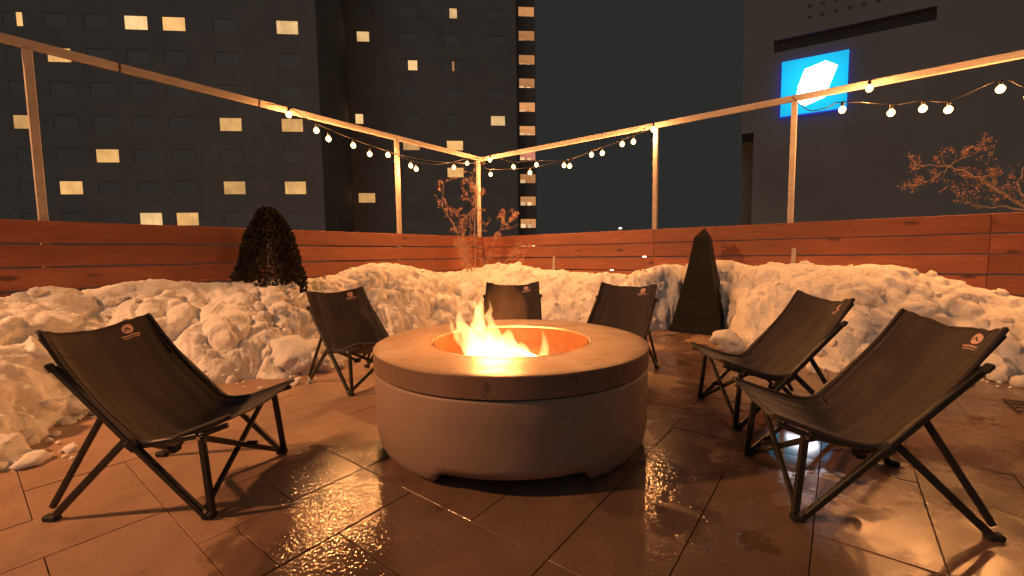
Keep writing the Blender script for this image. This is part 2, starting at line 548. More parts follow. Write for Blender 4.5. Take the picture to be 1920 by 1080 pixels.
vis = sorted([(visible_tile(t), t) for t in tiles if visible_tile(t) is not None])
GAP = .0032
tile_meshes = {}
def tile_poly(pts, h=.012, ch=.0012):
    """a slab of polygon outline with a small chamfer, top at 0"""
    n = len(pts)
    cx = sum(p[0] for p in pts) / n; cy = sum(p[1] for p in pts) / n
    def inset(p, d):
        v = Vector((p[0] - cx, p[1] - cy)); L = v.length
        v *= (L - d * 1.4) / L
        return (cx + v.x, cy + v.y)
    top = [(*inset(p, ch), 0) for p in pts]
    mid = [(p[0], p[1], -ch) for p in pts]
    bot = [(p[0], p[1], -h) for p in pts]
    f = [tuple(range(n))]
    for k in range(n):
        l = (k + 1) % n
        f.append((n + k, n + l, l, k)); f.append((2 * n + k, 2 * n + l, n + l, n + k))
    return top + mid + bot, f
def tile_rect(w, h):
    x, y = w * MI / 2 - GAP / 2, h * MJ / 2 - GAP / 2
    return [(-x, -y), (x, -y), (x, y), (-x, y)]
rest = MB()
count = 0
rr = random.Random(5)
for d, (i, j, w, h) in vis:
    p = AB(A0 + MI * (i + w / 2), B0 + MJ * (j + h / 2))
    dz = rr.uniform(-.0018, .0018)
    if (i, j, w, h) == (1, 4, 2, 1):
        # the cracked slab: two pieces with a jagged edge between them
        x, y = w * MI / 2 - GAP / 2, h * MJ / 2 - GAP / 2
        xs = [-.209, -.215, -.209, -.212, -.206, -.210, -.206]
        ys = [y, y * .62, y * .35, 0, -y * .3, -y * .7, -y]
        left = [(-x, -y)] + [(xs[k] - .0022, ys[k]) for k in range(6, -1, -1)] + [(-x, y)]
        right = [(x, y)] + [(xs[k] + .0022, ys[k]) for k in range(7)] + [(x, -y)]
        for pl in (left, right):
            pl2 = pl if sum(pl[k][0] * pl[(k + 1) % len(pl)][1] - pl[(k + 1) % len(pl)][0] * pl[k][1] for k in range(len(pl))) > 0 else pl[::-1]
            v_, f_ = tile_poly(pl2)
            o = obj('paving_slab', mesh('paving_slab', v_, f_), M_pave, terrace, p)
            o.rotation_euler.z = TH; count += 1
        continue
    if count < 290:
        if (w, h) not in tile_meshes:
            tile_meshes[(w, h)] = mesh('paving_slab', *tile_poly(tile_rect(w, h)))
        o = obj('paving_slab', tile_meshes[(w, h)], M_pave, terrace, p + Vector((0, 0, dz)))
        o.rotation_euler = (rr.uniform(-.0025, .0025), rr.uniform(-.0025, .0025), TH)
        count += 1
    else:
        v_, f_ = tile_poly(tile_rect(w, h))
        rest.add([Matrix.Rotation(TH, 3, 'Z') @ Vector(q) + p for q in v_], f_)
if rest.v:
    o = rest.build('paving_slabs_beyond', M_pave, terrace)
    o['kind'] = 'stuff'

# drain cover by the right hand chairs
dr = empty('drain_cover', AB(4.03, -1.0, .002), TH)
tag(dr, 'small dark slotted drain cover set in the floor at the right', 'drain cover')
mb = MB(); mb.cbox(0, 0, .004, .30, .012, .005); mb.cbox(0, .10, .004, .30, .012, .005); mb.build('frame', M_bar, dr)
for k in range(4):
    mb = MB(); mb.cbox(-.12 + .08 * k, .05, .004, .012, .088, .005); mb.build('slat', M_bar, dr)

# ------------------------------------------------------------------ fences with their timber frames
def fence(side, label):
    left = side == 'L'
    d = AX if left else BX
    inward = -BX if left else -AX
    base = (BX * DL) if left else (AX * DR)
    rz = math.atan2(d.y, d.x)
    root = empty('board_fence', base, rz)
    tag(root, label, 'fence')
    end = DR if left else DL
    sgn = -1 if left else 1          # local y that points to the terrace
    y0 = 0.0
    splits = [-4.6, -1.2, 2.36, end - .02] if left else [-5.0, -1.19, 2.2, end - .045]
    top = FENCE_TOP
    rnd = random.Random(3 if left else 9)
    for r in range(7):
        zt = top - r * .2065
        hgt = .192
        sh = 0.0
        for k in range(len(splits) - 1):
            x0, x1 = splits[k] + .002, splits[k + 1] - .002
            mb = MB()
            nseg = 6
            # slightly crowned, warped board made of bevelled pieces would show joints; use one chamfered board
            mb.cbox((x0 + x1) / 2, 0, 0, x1 - x0, .028, hgt, .003)
            o = mb.build('board', M_board, root, loc=(0, sgn * (.014 + rnd.uniform(0, .004)), zt - hgt / 2 + rnd.uniform(-.003, .003)))
            o.rotation_euler.y = rnd.uniform(-.0008, .0008)
    posts = [-2.9, .52, 4.40, 6.325] if left else [-2.9, -1.15, .51, 2.21]
    for x in posts:
        if not left and x == -1.15: continue
        mb = MB(); mb.cbox(0, 0, 0, .06, .06, RAIL_TOP - .075, .004)
        # sits just behind the boards, seen only above them
        yy = -sgn * .032
        o = obj('post', mb.mesh('post'), M_pine, root, (x, yy, (RAIL_TOP - .075) / 2))
    x0, x1 = (-4.6, DR + .08) if left else (-5.0, DL + .0)
    yy = -sgn * .032
    mb = MB(); L = 3.7
    xs = [x0, 1.12, x1] if left else [x0, -1.6, x1]
    for k in range(2):
        mb = MB(); mb.cbox(0, 0, 0, xs[k + 1] - xs[k] - .006, .05, .072, .004)
        obj('top_rail', mb.mesh('top_rail'), M_pine, root, ((xs[k] + xs[k + 1]) / 2, yy, RAIL_TOP - .036))
    if left:
        for x in (1.12, 2.38):
            mb = MB(); mb.cbox(x, yy, RAIL_TOP - .036, .012, .056, .078); mb.build('tie_wrap', M_cable, root)
    return root

fence('L', 'reddish board fence with pale timber frame on the left, behind the dark conifer')
fence('R', 'reddish board fence with pale timber frame on the right, behind the black pyramid')

# stakes leaning on the right fence
for (u, b, h0, h1, lab) in ((0, 3.97, .3, .96, 'short pale stake in the snow by the fence, near the corner'),
                            (1, .47, .3, 1.035, 'short pale stake in the snow below the right sign')):
    mb = MB(); q = AB(DR - .06, b)
    mb.beam((0, 0, 0), (.0, 0, h1), .045, .03, .004, side=BX)
    o = mb.build('wooden_stake', M_pine, loc=AB(DR - .055, b, 0))
    o.rotation_euler = (0, .02 if u else .05, 0)
    tag(o, lab, 'stake', 'stakes in the snow')

# ------------------------------------------------------------------ snow bank
def build_snow():
    step = .0165
    a = np.arange(-3.2, DR - .03, step); b = np.arange(-3.4, DL - .03, step)
    Ag, Bg = np.meshgrid(a, b, indexing='ij')
    A, B = Ag.ravel(), Bg.ravel()
    # ragged foot of the bank
    P2 = np.stack([A, B, 0 * A], -1)
    ja = (vnoise(P2, .35, 1) - .5) * .22 + (vnoise(P2, .12, 2) - .5) * .10
    jb = (vnoise(P2, .35, 3) - .5) * .22 + (vnoise(P2, .12, 4) - .5) * .10
    H = snow_height(A + ja, B + jb)
    ax, bx = np.array(AX), np.array(BX)
    P = A[:, None] * ax + B[:, None] * bx
    P[:, 2] = H
    n0, n1 = Ag.shape
    G = P.reshape(n0, n1, 3)
    du = np.gradient(G, axis=0); dv = np.gradient(G, axis=1)
    N = np.cross(du, dv); N /= np.linalg.norm(N, axis=2)[..., None] + 1e-9
    N = N.reshape(-1, 3)
    # how broken up the surface is: crests rather smooth, faces full of clods
    tR = np.clip((DR - A) / np.interp(B, WR[:, 0], WR[:, 1]), 0, 1.2)
    tL = np.clip((DL - B) / np.interp(A, WL[:, 0], WL[:, 1]), 0, 1.2)
    tt = np.minimum(tL, tR)
    rough = np.clip((tt - .12) / .3, .25, 1) * np.clip(.35 + 1.3 * (vnoise(P, .8, 31)), 0, 1.25)
    smooth_r = np.exp(-((B - 1.6) / .5) ** 2) * np.clip((.36 - tR) / .1, 0, 1) * (A > 4.5)
    rough = rough * (1 - .5 * smooth_r)
    disp = np.zeros(len(P))
    Pw = P + (np.stack([vnoise(P, .2, 5), vnoise(P, .2, 6), vnoise(P, .2, 7)], -1) - .5) * .12
    for sc, amp, sd in ((.62, .10, 37), (.34, .10, 41), (.18, .078, 51), (.09, .038, 61), (.05, .021, 71)):
        d, rid, tl = worley(Pw, sc, sd)
        bump = np.sqrt(np.clip(1 - (d / .85) ** 2, 0, 1))
        msk = 1.0 if sc > .3 else np.clip((vnoise(P, .55, 77) * .7 + vnoise(P, .25, sd + 3) * .3 - .28) * 3.4, .12, 1.3)
        disp += msk * (amp * (bump * (.45 + .8 * rid) - .5) + amp * .48 * tl)
    disp += (vnoise(P, .6, 9) - .5) * .10 - .015
    disp += (vnoise(P, .035, 10) - .5) * .018
    Q = P + N * (disp * rough)[:, None]
    # thin out to nothing at the foot
    thin = np.clip(H / .10, 0, 1)
    Q = np.where((thin < 1)[:, None], P + N * (disp * rough * thin)[:, None], Q)
    Q[:, 2] = np.where(H < 0, -.03 + H * .3, Q[:, 2])
    # keep the snow on its side of the boards
    av = Q @ ax; bv = Q @ bx
    Q -= np.clip(av - (DR - .045), 0, 1)[:, None] * ax
    Q -= np.clip(bv - (DL - .045), 0, 1)[:, None] * bx
    keep = (Q[:, 2] > -.028).reshape(n0, n1)
    idx = -np.ones(n0 * n1, dtype=np.int64)
    fa = keep[:-1, :-1] | keep[1:, :-1] | keep[:-1, 1:] | keep[1:, 1:]
    ii, jj = np.nonzero(fa)
    q0 = ii * n1 + jj
    F = np.stack([q0, q0 + n1, q0 + n1 + 1, q0 + 1], -1)
    used = np.unique(F); idx[used] = np.arange(len(used))
    me = bpy.data.meshes.new('snow_bank')
    V = Q[used]; F = idx[F]
    me.vertices.add(len(V)); me.vertices.foreach_set('co', V.ravel())
    me.loops.add(len(F) * 4); me.loops.foreach_set('vertex_index', F.ravel().astype(np.int32))
    me.polygons.add(len(F)); me.polygons.foreach_set('loop_start', np.arange(0, len(F) * 4, 4, dtype=np.int32))
    me.polygons.foreach_set('use_smooth', np.ones(len(F), dtype=bool))
    me.update(calc_edges=True); me.validate()
    o = obj('snow_bank', me, M_snow)
    tag(o, 'long ploughed bank of clumpy snow piled along both fences', kind='structure')
    return Q, N, H, A, B, tt
SQ, SN, SH, SA, SB, ST = build_snow()

# unit icosphere points for clods
def icosphere(sub):
    import bmesh
    bm = bmesh.new(); bmesh.ops.create_icosphere(bm, subdivisions=sub, radius=1)
    v = np.array([x.co[:] for x in bm.verts]); f = [tuple(y.index for y in x.verts) for x in bm.faces]; bm.free()
    return v, f
ICO2, ICO3, ICO4 = icosphere(2), icosphere(3), icosphere(4)

def clod(ico, r, seed, angular=.5):
    v, f = ico
    off = np.array([seed * 3.1, seed * 1.7, seed * .9])
    d = 1 + (vnoise(v + off, .9, 3) - .5) * .8 + (vnoise(v + off, .45, 4) - .5) * .7
    if len(v) > 200: 
        w, _, _ = worley(v + off, .5, 8); d += (.5 - w) * .22
        d += (vnoise(v + off, .13, 6) - .5) * .10
    P = v * np.clip(d, .55, 1.5)[:, None]
    # a few flat broken faces
    rs = np.random.RandomState(seed)
    for _ in range(4):
        n = rs.normal(size=3); n /= np.linalg.norm(n); h = rs.uniform(.4, .85)
        ex = np.clip(P @ n - h, 0, 9); P = P - ex[:, None] * n * angular
    return P * r * np.array([1.0, rs.uniform(.75, 1.0), rs.uniform(.62, .9)])

def scatter_clods():
    vs, fs, n = [], [], 0
    cand = np.nonzero((SH > -.02) & (ST > .16) & (ST < 1.12))[0]
    rs = np.random.RandomState(4)
    pick = rs.choice(cand, 700, replace=False)
    foot = np.nonzero((SH > -.09) & (SH < .16))[0]
    pick = np.concatenate([pick, rs.choice(foot, 520, replace=False)])
    for k, ix in enumerate(pick):
        r = .012 + .06 * rs.rand() ** 3.2
        P = clod(ICO2, r, int(rs.randint(1, 9999)), .85)
        c, s = math.cos(k), math.sin(k)
        P = P @ np.array([[c, -s, 0], [s, c, 0], [0, 0, 1]]).T
        base = SQ[ix].copy()
        base[2] = max(base[2], 0.0)
        P = P + base + (SN[ix] * r * -.1 if SH[ix] > 0 else np.array([0, 0, r * .3]))
        if (P @ np.array(AX)).max() > DR - .05 or (P @ np.array(BX)).max() > DL - .05: continue
        vs.append(P); fs += [tuple(i + n for i in f) for f in ICO2[1]]; n += len(P)
    me = mesh('snow_clods', np.concatenate(vs).tolist(), fs, True)
    o = obj('snow_clods', me, M_snow)
    tag(o, 'loose small clods of snow strewn over the snow bank and its foot', 'snow', kind='stuff')
scatter_clods()

def snow_z(a, b):
    k = np.argmin((SA - a) ** 2 + (SB - b) ** 2)
    return SQ[k][2]
big = [((1.72, 3.86), .27, 'large rounded lump of snow on the bank, left of the rear left chair'),
       ((.30, 4.15), .20, 'upright broken slab of snow at the left end of the bank'),
       ((.42, 3.92), .13, 'snow lump at the foot of the bank behind the front left chair'),
       ((2.75, 4.25), .19, 'squarish block of snow right of the rear left chair'),
       ((1.9, 3.62), .12, 'snow lump lying on the floor before the rear left chair'),
       ((4.75, .88), .16, 'brownish chunk of snow right of the black pyramid'),
       ((4.66, .55), .11, 'flat piece of snow between pyramid and right rear chair'),
       ((5.2, -.1), .22, 'big pale block of snow above the right rear chair'),
       ((4.6, -.2), .13, 'round snow lump at the bank foot between the two right chairs'),
       ((5.25, -.55), .2, 'angular snow block behind the front right chair'),
       ((4.95, -1.0), .14, 'snow lump right of the front right chair'),
       ((4.9, 2.1), .14, 'snow lump between the black pyramid and the chair beside it')]
for k, ((a, b), r, lab) in enumerate(big):
    P = clod(ICO4, r, 77 + k * 5, .75)
    z = max(0, snow_z(a, b)) 
    o = obj('snow_lump', mesh('snow_lump', P.tolist(), ICO4[1], True), M_snow, loc=AB(a, b, max(z - r * .15, r * .42)))
    o.rotation_euler = (0, 0, k * 1.3)
    tag(o, lab, 'snow lump', 'large lumps on the snow bank')

# ------------------------------------------------------------------ fire pit
PIT = Vector((-.01, 2.41, 0))
def fire_pit():
    root = empty('fire_pit', PIT)
    tag(root, 'round brown concrete fire pit with a wide lid in the middle of the terrace', 'fire pit')
    n = 160
    def ring_mesh(prof, notch=False):
        vs, fs = [], []
        for (r, z) in prof:
            for k in range(n):
                t = 2 * math.pi * k / n
                zz = z
                if notch and z < .13:
                    # arched openings at the foot, front and back and both sides
                    q = abs(((t - math.pi * 1.5 + math.pi / 4) % (math.pi / 2)) - math.pi / 4)
                    lift = min(1, max(0, (.53 - q) / .10)) * .085
                    zz = max(z, lift)
                vs.append((r * math.cos(t), r * math.sin(t), zz))
        for i in range(len(prof) - 1):
            for k in range(n):
                fs.append((i * n + k, i * n + (k + 1) % n, (i + 1) * n + (k + 1) % n, (i + 1) * n + k))
        return vs, fs
    body = [(.60, .02), (.605, .0), (.668, .0), (.678, .002), (.692, .008), (.706, .018), (.719, .034), (.730, .055), (.738, .08), (.743, .118), (.745, .13), (.7455, .22), (.746, .30), (.746, .40), (.742, .413), (.72, .4135)]
    v, f = ring_mesh(body, True)
    me = mesh('body', v, f, True); obj('body', me, M_conc, root)
    gap = [(.725, .405), (.725, .425)]
    v, f = ring_mesh(gap); obj('shadow_joint', mesh('shadow_joint', v, f), M_grout, root)
    lid = [(.70, .4205), (.744, .4205), (.75, .424), (.7505, .5145), (.7485, .5178), (.745, .519), (.70, .5192), (.60, .5196), (.52, .52), (.452, .5202), (.4505, .517), (.45, .46)]
    v, f = ring_mesh(lid); obj('lid', mesh('lid', v, f, R(28)), M_lid, root)
    rim = [(.449, .47), (.449, .5185), (.4475, .5215), (.4425, .5215), (.441, .5185), (.441, .47)]
    v, f = ring_mesh(rim); obj('steel_rim', mesh('steel_rim', v, f, R(28)), M_rim, root)
    bowl = [(.432, .515), (.434, .49), (.432, .40), (.425, .33), (.40, .30), (.2, .295), (.001, .295)]
    v, f = ring_mesh(bowl); obj('fire_bowl', mesh('fire_bowl', v, f, True), M_bowl, root)
    return root
fire_pit()

# stones and split logs lying in the bowl
rs = random.Random(12)
mb = MB()
for k in range(70):
    r = rs.uniform(.02, .04); t = rs.uniform(0, 6.283); d = .36 * math.sqrt(rs.random())
    P = clod(ICO2, r, 300 + k)
    mb.add([(x + d * math.cos(t), y + d * math.sin(t), z + r * .6) for x, y, z in P], ICO2[1])
o = mb.build('lava_stones', M_rock, loc=PIT + Vector((0, 0, .30)))
tag(o, 'dark stones covering the floor of the fire bowl', 'stones', kind='stuff')

def flame_mat():
    m_ = bpy.data.materials.new('flame'); m_.use_nodes = True
    t = m_.node_tree; t.nodes.clear()
    out = t.nodes.new('ShaderNodeOutputMaterial'); e = t.nodes.new('ShaderNodeEmission')
    e.inputs['Color'].default_value = (1.0, .47, .15, 1); e.inputs['Strength'].default_value = 29
    t.links.new(e.outputs[0], out.inputs['Volume'])
    return m_
M_flame = flame_mat()

def flame(root, spine, radii, seed, flat=1.0):
    """a licking tongue: bent teardrop with ragged sides"""
    n, segs = 22, 26
    pts = []
    P = [Vector(p) for p in spine]
    def cr(t):
        x = t * (len(P) - 1); i = min(int(x), len(P) - 2); u = x - i
        p0, p1, p2, p3 = P[max(i - 1, 0)], P[i], P[i + 1], P[min(i + 2, len(P) - 1)]
        return .5 * ((2 * p1) + (p2 - p0) * u + (2 * p0 - 5 * p1 + 4 * p2 - p3) * u * u + (3 * p1 - p0 - 3 * p2 + p3) * u ** 3)
    vs, fs = [], []
    for i in range(segs + 1):
        t = i / segs
        c = cr(t)
        r = float(np.interp(t, np.linspace(0, 1, len(radii)), radii))
        r *= 1.06
        if i in (0, segs): r = .0006
        for k in range(n):
            a = 2 * math.pi * k / n
            dirv = Vector((math.cos(a), flat * math.sin(a), 0))
            q = c + dirv * r
            w = mnoise.noise(Vector((q.x * 16 + seed, q.y * 16, q.z * 7))) * .38 + mnoise.noise(Vector((q.x * 34 + seed, q.y * 34, q.z * 15))) * .2
            vs.append(c + dirv * r * max(.15, 1 + w * 1.15) + Vector((0, 0, w * .02)))
    for i in range(segs):
        for k in range(n):
            fs.append((i * n + k, i * n + (k + 1) % n, (i + 1) * n + (k + 1) % n, (i + 1) * n + k))
    fs.append(tuple(range(n - 1, -1, -1))); fs.append(tuple(segs * n + k for k in range(n)))
    return obj('flame', mesh('flame', vs, fs, True), M_flame, root)

fire = empty('fire', PIT + Vector((-.08, -.02, .33)))
tag(fire, 'bright yellow flames blazing in the bowl of the fire pit', 'fire')
# local metres, x right, y away, z up from the stones
flame(fire, [(-.02, 0, 0), (-.06, 0, .12), (-.10, .01, .24), (-.095, .01, .34), (-.075, .0, .45)], [.06, .085, .075, .06, .035, .018, .0], 1)
flame(fire, [(-.07, .02, 0), (-.12, .02, .12), (-.16, .02, .22), (-.20, .02, .29), (-.215, .02, .36)], [.05, .07, .06, .04, .02, .0], 2)
flame(fire, [(.05, -.02, 0), (.07, -.02, .10), (.06, -.01, .18), (.07, .0, .255)], [.07, .09, .085, .065, .03, 0], 3)
flame(fire, [(.0, 0, 0), (.0, .0, .12), (-.02, .0, .24), (-.035, .0, .345)], [.07, .08, .065, .04, .018, 0], 4)
flame(fire, [(-.13, -.05, 0), (-.14, -.05, .1), (-.15, -.04, .17)], [.05, .06, .045, .02, 0], 5)
flame(fire, [(.10, 0, .0), (.15, 0, .07), (.15, .0, .13), (.13, 0, .18)], [.05, .05, .042, .025, 0], 6)
flame(fire, [(.22, 0, .02), (.25, -.02, .08), (.27, 0, .16), (.255, .0, .25)], [.03, .035, .026, .012, 0], 7)
flame(fire, [(.08, -.02, .14), (.16, -.03, .12), (.24, -.05, .09), (.30, -.06, .07)], [.03, .028, .024, .02, .0], 8)
flame(fire, [(-.235, .03, .21), (-.255, .03, .25), (-.26, .03, .29), (-.285, .03, .335)], [0, .012, .01, .005, 0], 9)
flame(fire, [(-.05, .0, .28), (-.045, 0, .33), (-.03, 0, .37), (-.04, 0, .42)], [0, .02, .016, .008, 0], 10)
M_veil = M_flame.copy(); M_veil.name = 'glow_haze'  # orange glow haze over the fire, imitated by a faint emitting volume
for nd in M_veil.node_tree.nodes:
    if nd.type == 'EMISSION': nd.inputs['Color'].default_value = (1.0, .27, .06, 1); nd.inputs['Strength'].default_value = .75
fv = flame(fire, [(.0, .02, .1), (.02, .02, .25), (.05, .02, .42), (.02, .02, .60)], [.05, .13, .15, .12, .06, 0], 21)
fv.data.materials.clear(); fv.data.materials.append(M_veil)
flame(fire, [(-.20, .0, .14), (-.225, .0, .22), (-.215, .0, .27), (-.24, .0, .315)], [0, .02, .016, .007, 0], 12)
flame(fire, [(-.115, .0, .30), (-.105, 0, .36), (-.12, 0, .41), (-.10, 0, .46)], [0, .016, .012, .005, 0], 13)
ld = bpy.data.lights.new('fire_light', 'POINT'); ld.energy = FIRE_W; ld.color = (1.0, .37, .09); ld.shadow_soft_size = .12
lo = bpy.data.objects.new('fire_light', ld); link(lo, fire); lo.location = (0, 0, .40)

# ------------------------------------------------------------------ folding sling chairs
PROF = [(.09, .39), (-.03, .349), (-.155, .310), (-.264, .308), (-.350, .383), (-.435, .486), (-.527, .608), (-.605, .735)]
def catmull(P, t):
    x = t * (len(P) - 1); i = min(int(x), len(P) - 2); u = x - i
    p0, p1, p2, p3 = P[max(i - 1, 0)], P[i], P[i + 1], P[min(i + 2, len(P) - 1)]
    return tuple(.5 * (2 * b + (c - a) * u + (2 * a - 5 * b + 4 * c - d) * u * u + (3 * b - a - 3 * c + d) * u ** 3) for a, b, c, d in zip(p0, p1, p2, p3))

def sling(s, t, seed=0):
    """point of the canvas: s across -1..1, t from the front edge to the top edge"""
    y, z = catmull(PROF, t)
    hw = .253 + .009 * math.sin(math.pi * t)
    belly = 1 - s * s
    e = .045 * math.exp(-((t - .45) / .22) ** 2)
    y2, z2 = y, z
    z2 -= belly * (.030 + e)                                  # seat hangs through
    if t > .42:
        k = min(1, (t - .42) / .3)
        y2 -= belly * .040 * k                                # back bellies out behind
        z2 -= belly * .012 * k
    if t < .2: y2 -= belly * .018 * (1 - t / .2)              # front edge pulled in
    w = 0.0
    # folds running from the corners and along the edges
    ss = abs(s)
    w += .006 * math.sin(24 * s + 6 * t + seed * 2.3) * math.exp(-((ss - .78) / .25) ** 2)
    w += .013 * mnoise.noise(Vector((s * 2.2 + seed * 3, t * 3.5, seed)))
    w += .0065 * mnoise.noise(Vector((s * 5.5 + seed * 7 + t * 3, t * 5 - s * 3, seed + 4)))
    w *= (1 - .6 * ss ** 8)
    return Vector((s * hw, y2 + w * .5, z2 + w * .8))

FFp = lambda s: Vector((.268 * s, 0, .012))
RFp = lambda s: Vector((.265 * s, -.60, .012))
S1T = lambda s: Vector((.258 * s, -.548, .598))
def S1(s, t): return FFp(s).lerp(S1T(s), t)
LEG = lambda s: Vector((.256 * s, -.03, .324))
TIP = lambda s: Vector((.248 * s, .085, .370))
TOP = lambda s: Vector((.250 * s, -.598, .728))

def bar(name, p, q, parent, w=.020, h=.026, side=None):
    mb = MB(); mb.beam(p, q, w, h, .004, side)
    return mb.build(name, M_bar, parent)

def make_chair(k, loc, yaw, label):
    root = empty('camp_chair', (*loc, 0), yaw)
    tag(root, label, 'chair', 'chairs around the fire pit')
    X = (1, 0, 0); Y = (0, 1, 0)
    for s in (1, -1):
        o = .012 * s
        fl = bar('front_leg', FFp(s) + Vector((0, .012, 0)), LEG(s) + Vector((0, .012, 0)), root, side=X)
        mb = MB(); mb.cbox(0, 0, 0, .034, .05, .026, .006); mb.build('foot_pad', M_rubber, fl, loc=FFp(s) + Vector((0, .0, .001)))
        mb = MB(); mb.tube([FFp(s) + Vector((.018 * s, .0, .028)), FFp(s) + Vector((.0235 * s, 0, .028))], .007, 10); mb.build('rivet', M_steel, fl)
        mb = MB(); mb.tube([LEG(s) + Vector((.010 * s, .012, -.004)), LEG(s) + Vector((.018 * s, .012, -.004))], .008, 10); mb.build('rivet', M_steel, fl)
        sb = bar('side_bar', FFp(s) + Vector((o * .6, -.01, .004)), S1T(s) + Vector((o * .3, 0, 0)), root, .022, .025, side=X)
        mb = MB(); mb.cbox(0, 0, 0, .03, .02, .036, .006, Matrix.Rotation(R(40), 3, 'X')); mb.build('end_cap', M_rubber, sb, loc=S1T(s) + Vector((o, 0, .002)))
        ra = bar('rear_leg', RFp(s), S1(s, .535) + Vector((-o * .8, 0, 0)), root, side=X)
        mb = MB(); mb.cbox(0, 0, 0, .032, .055, .024, .006); mb.build('foot_pad', M_rubber, ra, loc=RFp(s) + Vector((0, -.006, .0)))
        bar('rear_strut', RFp(s) + Vector((0, .0, .04)), S1(s, .685) + Vector((-o, -.012, 0)), root, .018, .022, side=X)
        hubp = S1(s, .52)
        mb = MB(); mb.cbox(0, 0, 0, .036, .055, .042, .010, Matrix.Rotation(R(-40), 3, 'X')); mb.build('hub', M_rubber, root, loc=hubp + Vector((.002 * s, .012, -.022)))
        bar('front_cross_bar', FFp(s) + Vector((-.01 * s, -.014 - .011 * s, .012)), LEG(-s) + Vector((.004 * s, -.014 - .011 * s, -.008)), root, .018, .022, side=Y)
        bar('seat_rail', hubp + Vector((-.006 * s, .02, -.030)), LEG(s) + Vector((-.002 * s, 0, -.001)), root, .018, .024, side=X)
        bar('seat_rail_end', LEG(s) + Vector((-.004 * s, .002, -.002)), TIP(s) + Vector((-.006 * s, -.008, -.012)), root, .018, .02, side=X)
        b1 = S1(s, .9) + Vector((-.022 * s, .0, .0))
        bar('back_rail', b1, TOP(s) + Vector((-.014 * s, -.016, -.02)), root, .014, .016, side=X)
        bar('rear_brace', hubp + Vector((-.02 * s, -.01, -.01)), Vector((.012 * s, -.33 - .008 * s, .165)), root, .017, .022, side=Y)
    mb = MB(); mb.cbox(0, 0, 0, .05, .04, .035, .008); mb.build('hub', M_rubber, root, loc=(0, -.33, .16))
    mb = MB(); mb.tube([(0, .03 - .014 - .02, .178), (0, .03 - .014 + .02, .178)], .010, 10); mb.build('pivot', M_rubber, root)
    # canvas, two-sided with thickness
    ns, nt = 28, 44
    vs, fs = [], []
    for side in (0, 1):
        for j in range(nt + 1):
            for i in range(ns + 1):
                s_, t_ = i / ns * 2 - 1, j / nt
                p = sling(s_, t_, k)
                if side:
                    e = .01
                    ds = sling(min(1, s_ + e), t_, k) - sling(max(-1, s_ - e), t_, k)
                    dt = sling(s_, min(1, t_ + e), k) - sling(s_, max(0, t_ - e), k)
                    p = p + ds.cross(dt).normalized() * .0035
                vs.append(p)
    W = ns + 1; T = W * (nt + 1)
    for j in range(nt):
        for i in range(ns):
            q = j * W + i
            fs.append((q, q + 1, q + 1 + W, q + W)); fs.append((T + q + W, T + q + W + 1, T + q + 1, T + q))
    for j in range(nt):
        for i, fl in ((0, 1), (ns, 0)):
            q = j * W + i; f = (q, q + W, T + q + W, T + q); fs.append(f if fl else f[::-1])
    for i in range(ns):
        for j, fl in ((0, 0), (nt, 1)):
            q = j * W + i; f = (q, q + 1, T + q + 1, T + q); fs.append(f[::-1] if fl == 0 else f)
    cv = obj('canvas', mesh('canvas', vs, fs, True), M_fabric, root)
    # hems: folded edge bands lying on the canvas
    def frame_at(s_, t_):
        e = .008
        ds = (sling(min(1, s_ + e), t_, k) - sling(max(-1, s_ - e), t_, k)).normalized()
        dt = (sling(s_, min(1, t_ + e), k) - sling(s_, max(0, t_ - e), k)).normalized()
        return ds, dt, -ds.cross(dt).normalized()
    def cord(name, path, r):
        mb = MB(); pts = []
        for s_, t_ in path:
            a_, b_, n_ = frame_at(s_, t_); pts.append(sling(s_, t_, k) + n_ * .0005)
        mb.tube(pts, r, 6); mb.build(name, M_fabric, cv, True)
    cord('top_hem', [(i / 20 * 2 - 1, .999) for i in range(21)], .005)
    cord('seam', [(i / 20 * 2 - 1, .895) for i in range(21)], .0018)
    cord('front_hem', [(i / 20 * 2 - 1, .001) for i in range(21)], .006)
    for s in (-1, 1):
        cord('side_hem', [(s * .985, i / 30) for i in range(31)], .0095)
        cord('seam', [(s * .86, .05 + .9 * i / 30) for i in range(31)], .0016)
    # printed emblem: a pale disc with a dark mountain, two lines of tiny lettering below
    mb = MB()
    s0, t0 = -.52, .945
    o0 = sling(s0, t0, k); ds, dt, nn = frame_at(s0, t0)
    def pt(x, y):
        # chair-left is image-right: x runs along -s so that it reads from the front
        s_ = s0 - x / .252; t_ = t0 + y / 1.12
        a_, b_, n_ = frame_at(s_, min(.999, t_)); return sling(s_, min(.999, t_), k) + n_ * .0022
    n = 22; rad = .023
    for iy in range(n):
        for ix in range(n):
            x = (ix + .5) / n * 2 - 1; y = (iy + .5) / n * 2 - 1
            if x * x + y * y > 1: continue
            peak = (y < .35 - abs(x + .12) * 1.25) and (y > -.45)
            notch = (y < -.05 - abs(x + .12) * 1.1)
            ring = x * x + y * y > .74
            if peak and not notch and not ring: continue
            h = rad / n
            cx, cy = x * rad, y * rad + .010
            q = [pt(cx - h, cy - h), pt(cx + h, cy - h), pt(cx + h, cy + h), pt(cx - h, cy + h)]
            mb.add(q, [(0, 1, 2, 3)])
    rnd = random.Random(2)
    for row, (y, half, hh) in enumerate(((-.022, .042, .0032), (-.032, .036, .0018))):
        x = -half
        while x < half:
            w = rnd.uniform(.002, .0045)
            q = [pt(x, y - hh), pt(x + w, y - hh), pt(x + w, y + hh), pt(x, y + hh)]
            mb.add(q, [(0, 1, 2, 3)]); x += w + .0013
    mb.build('emblem', M_print, cv)
    return root

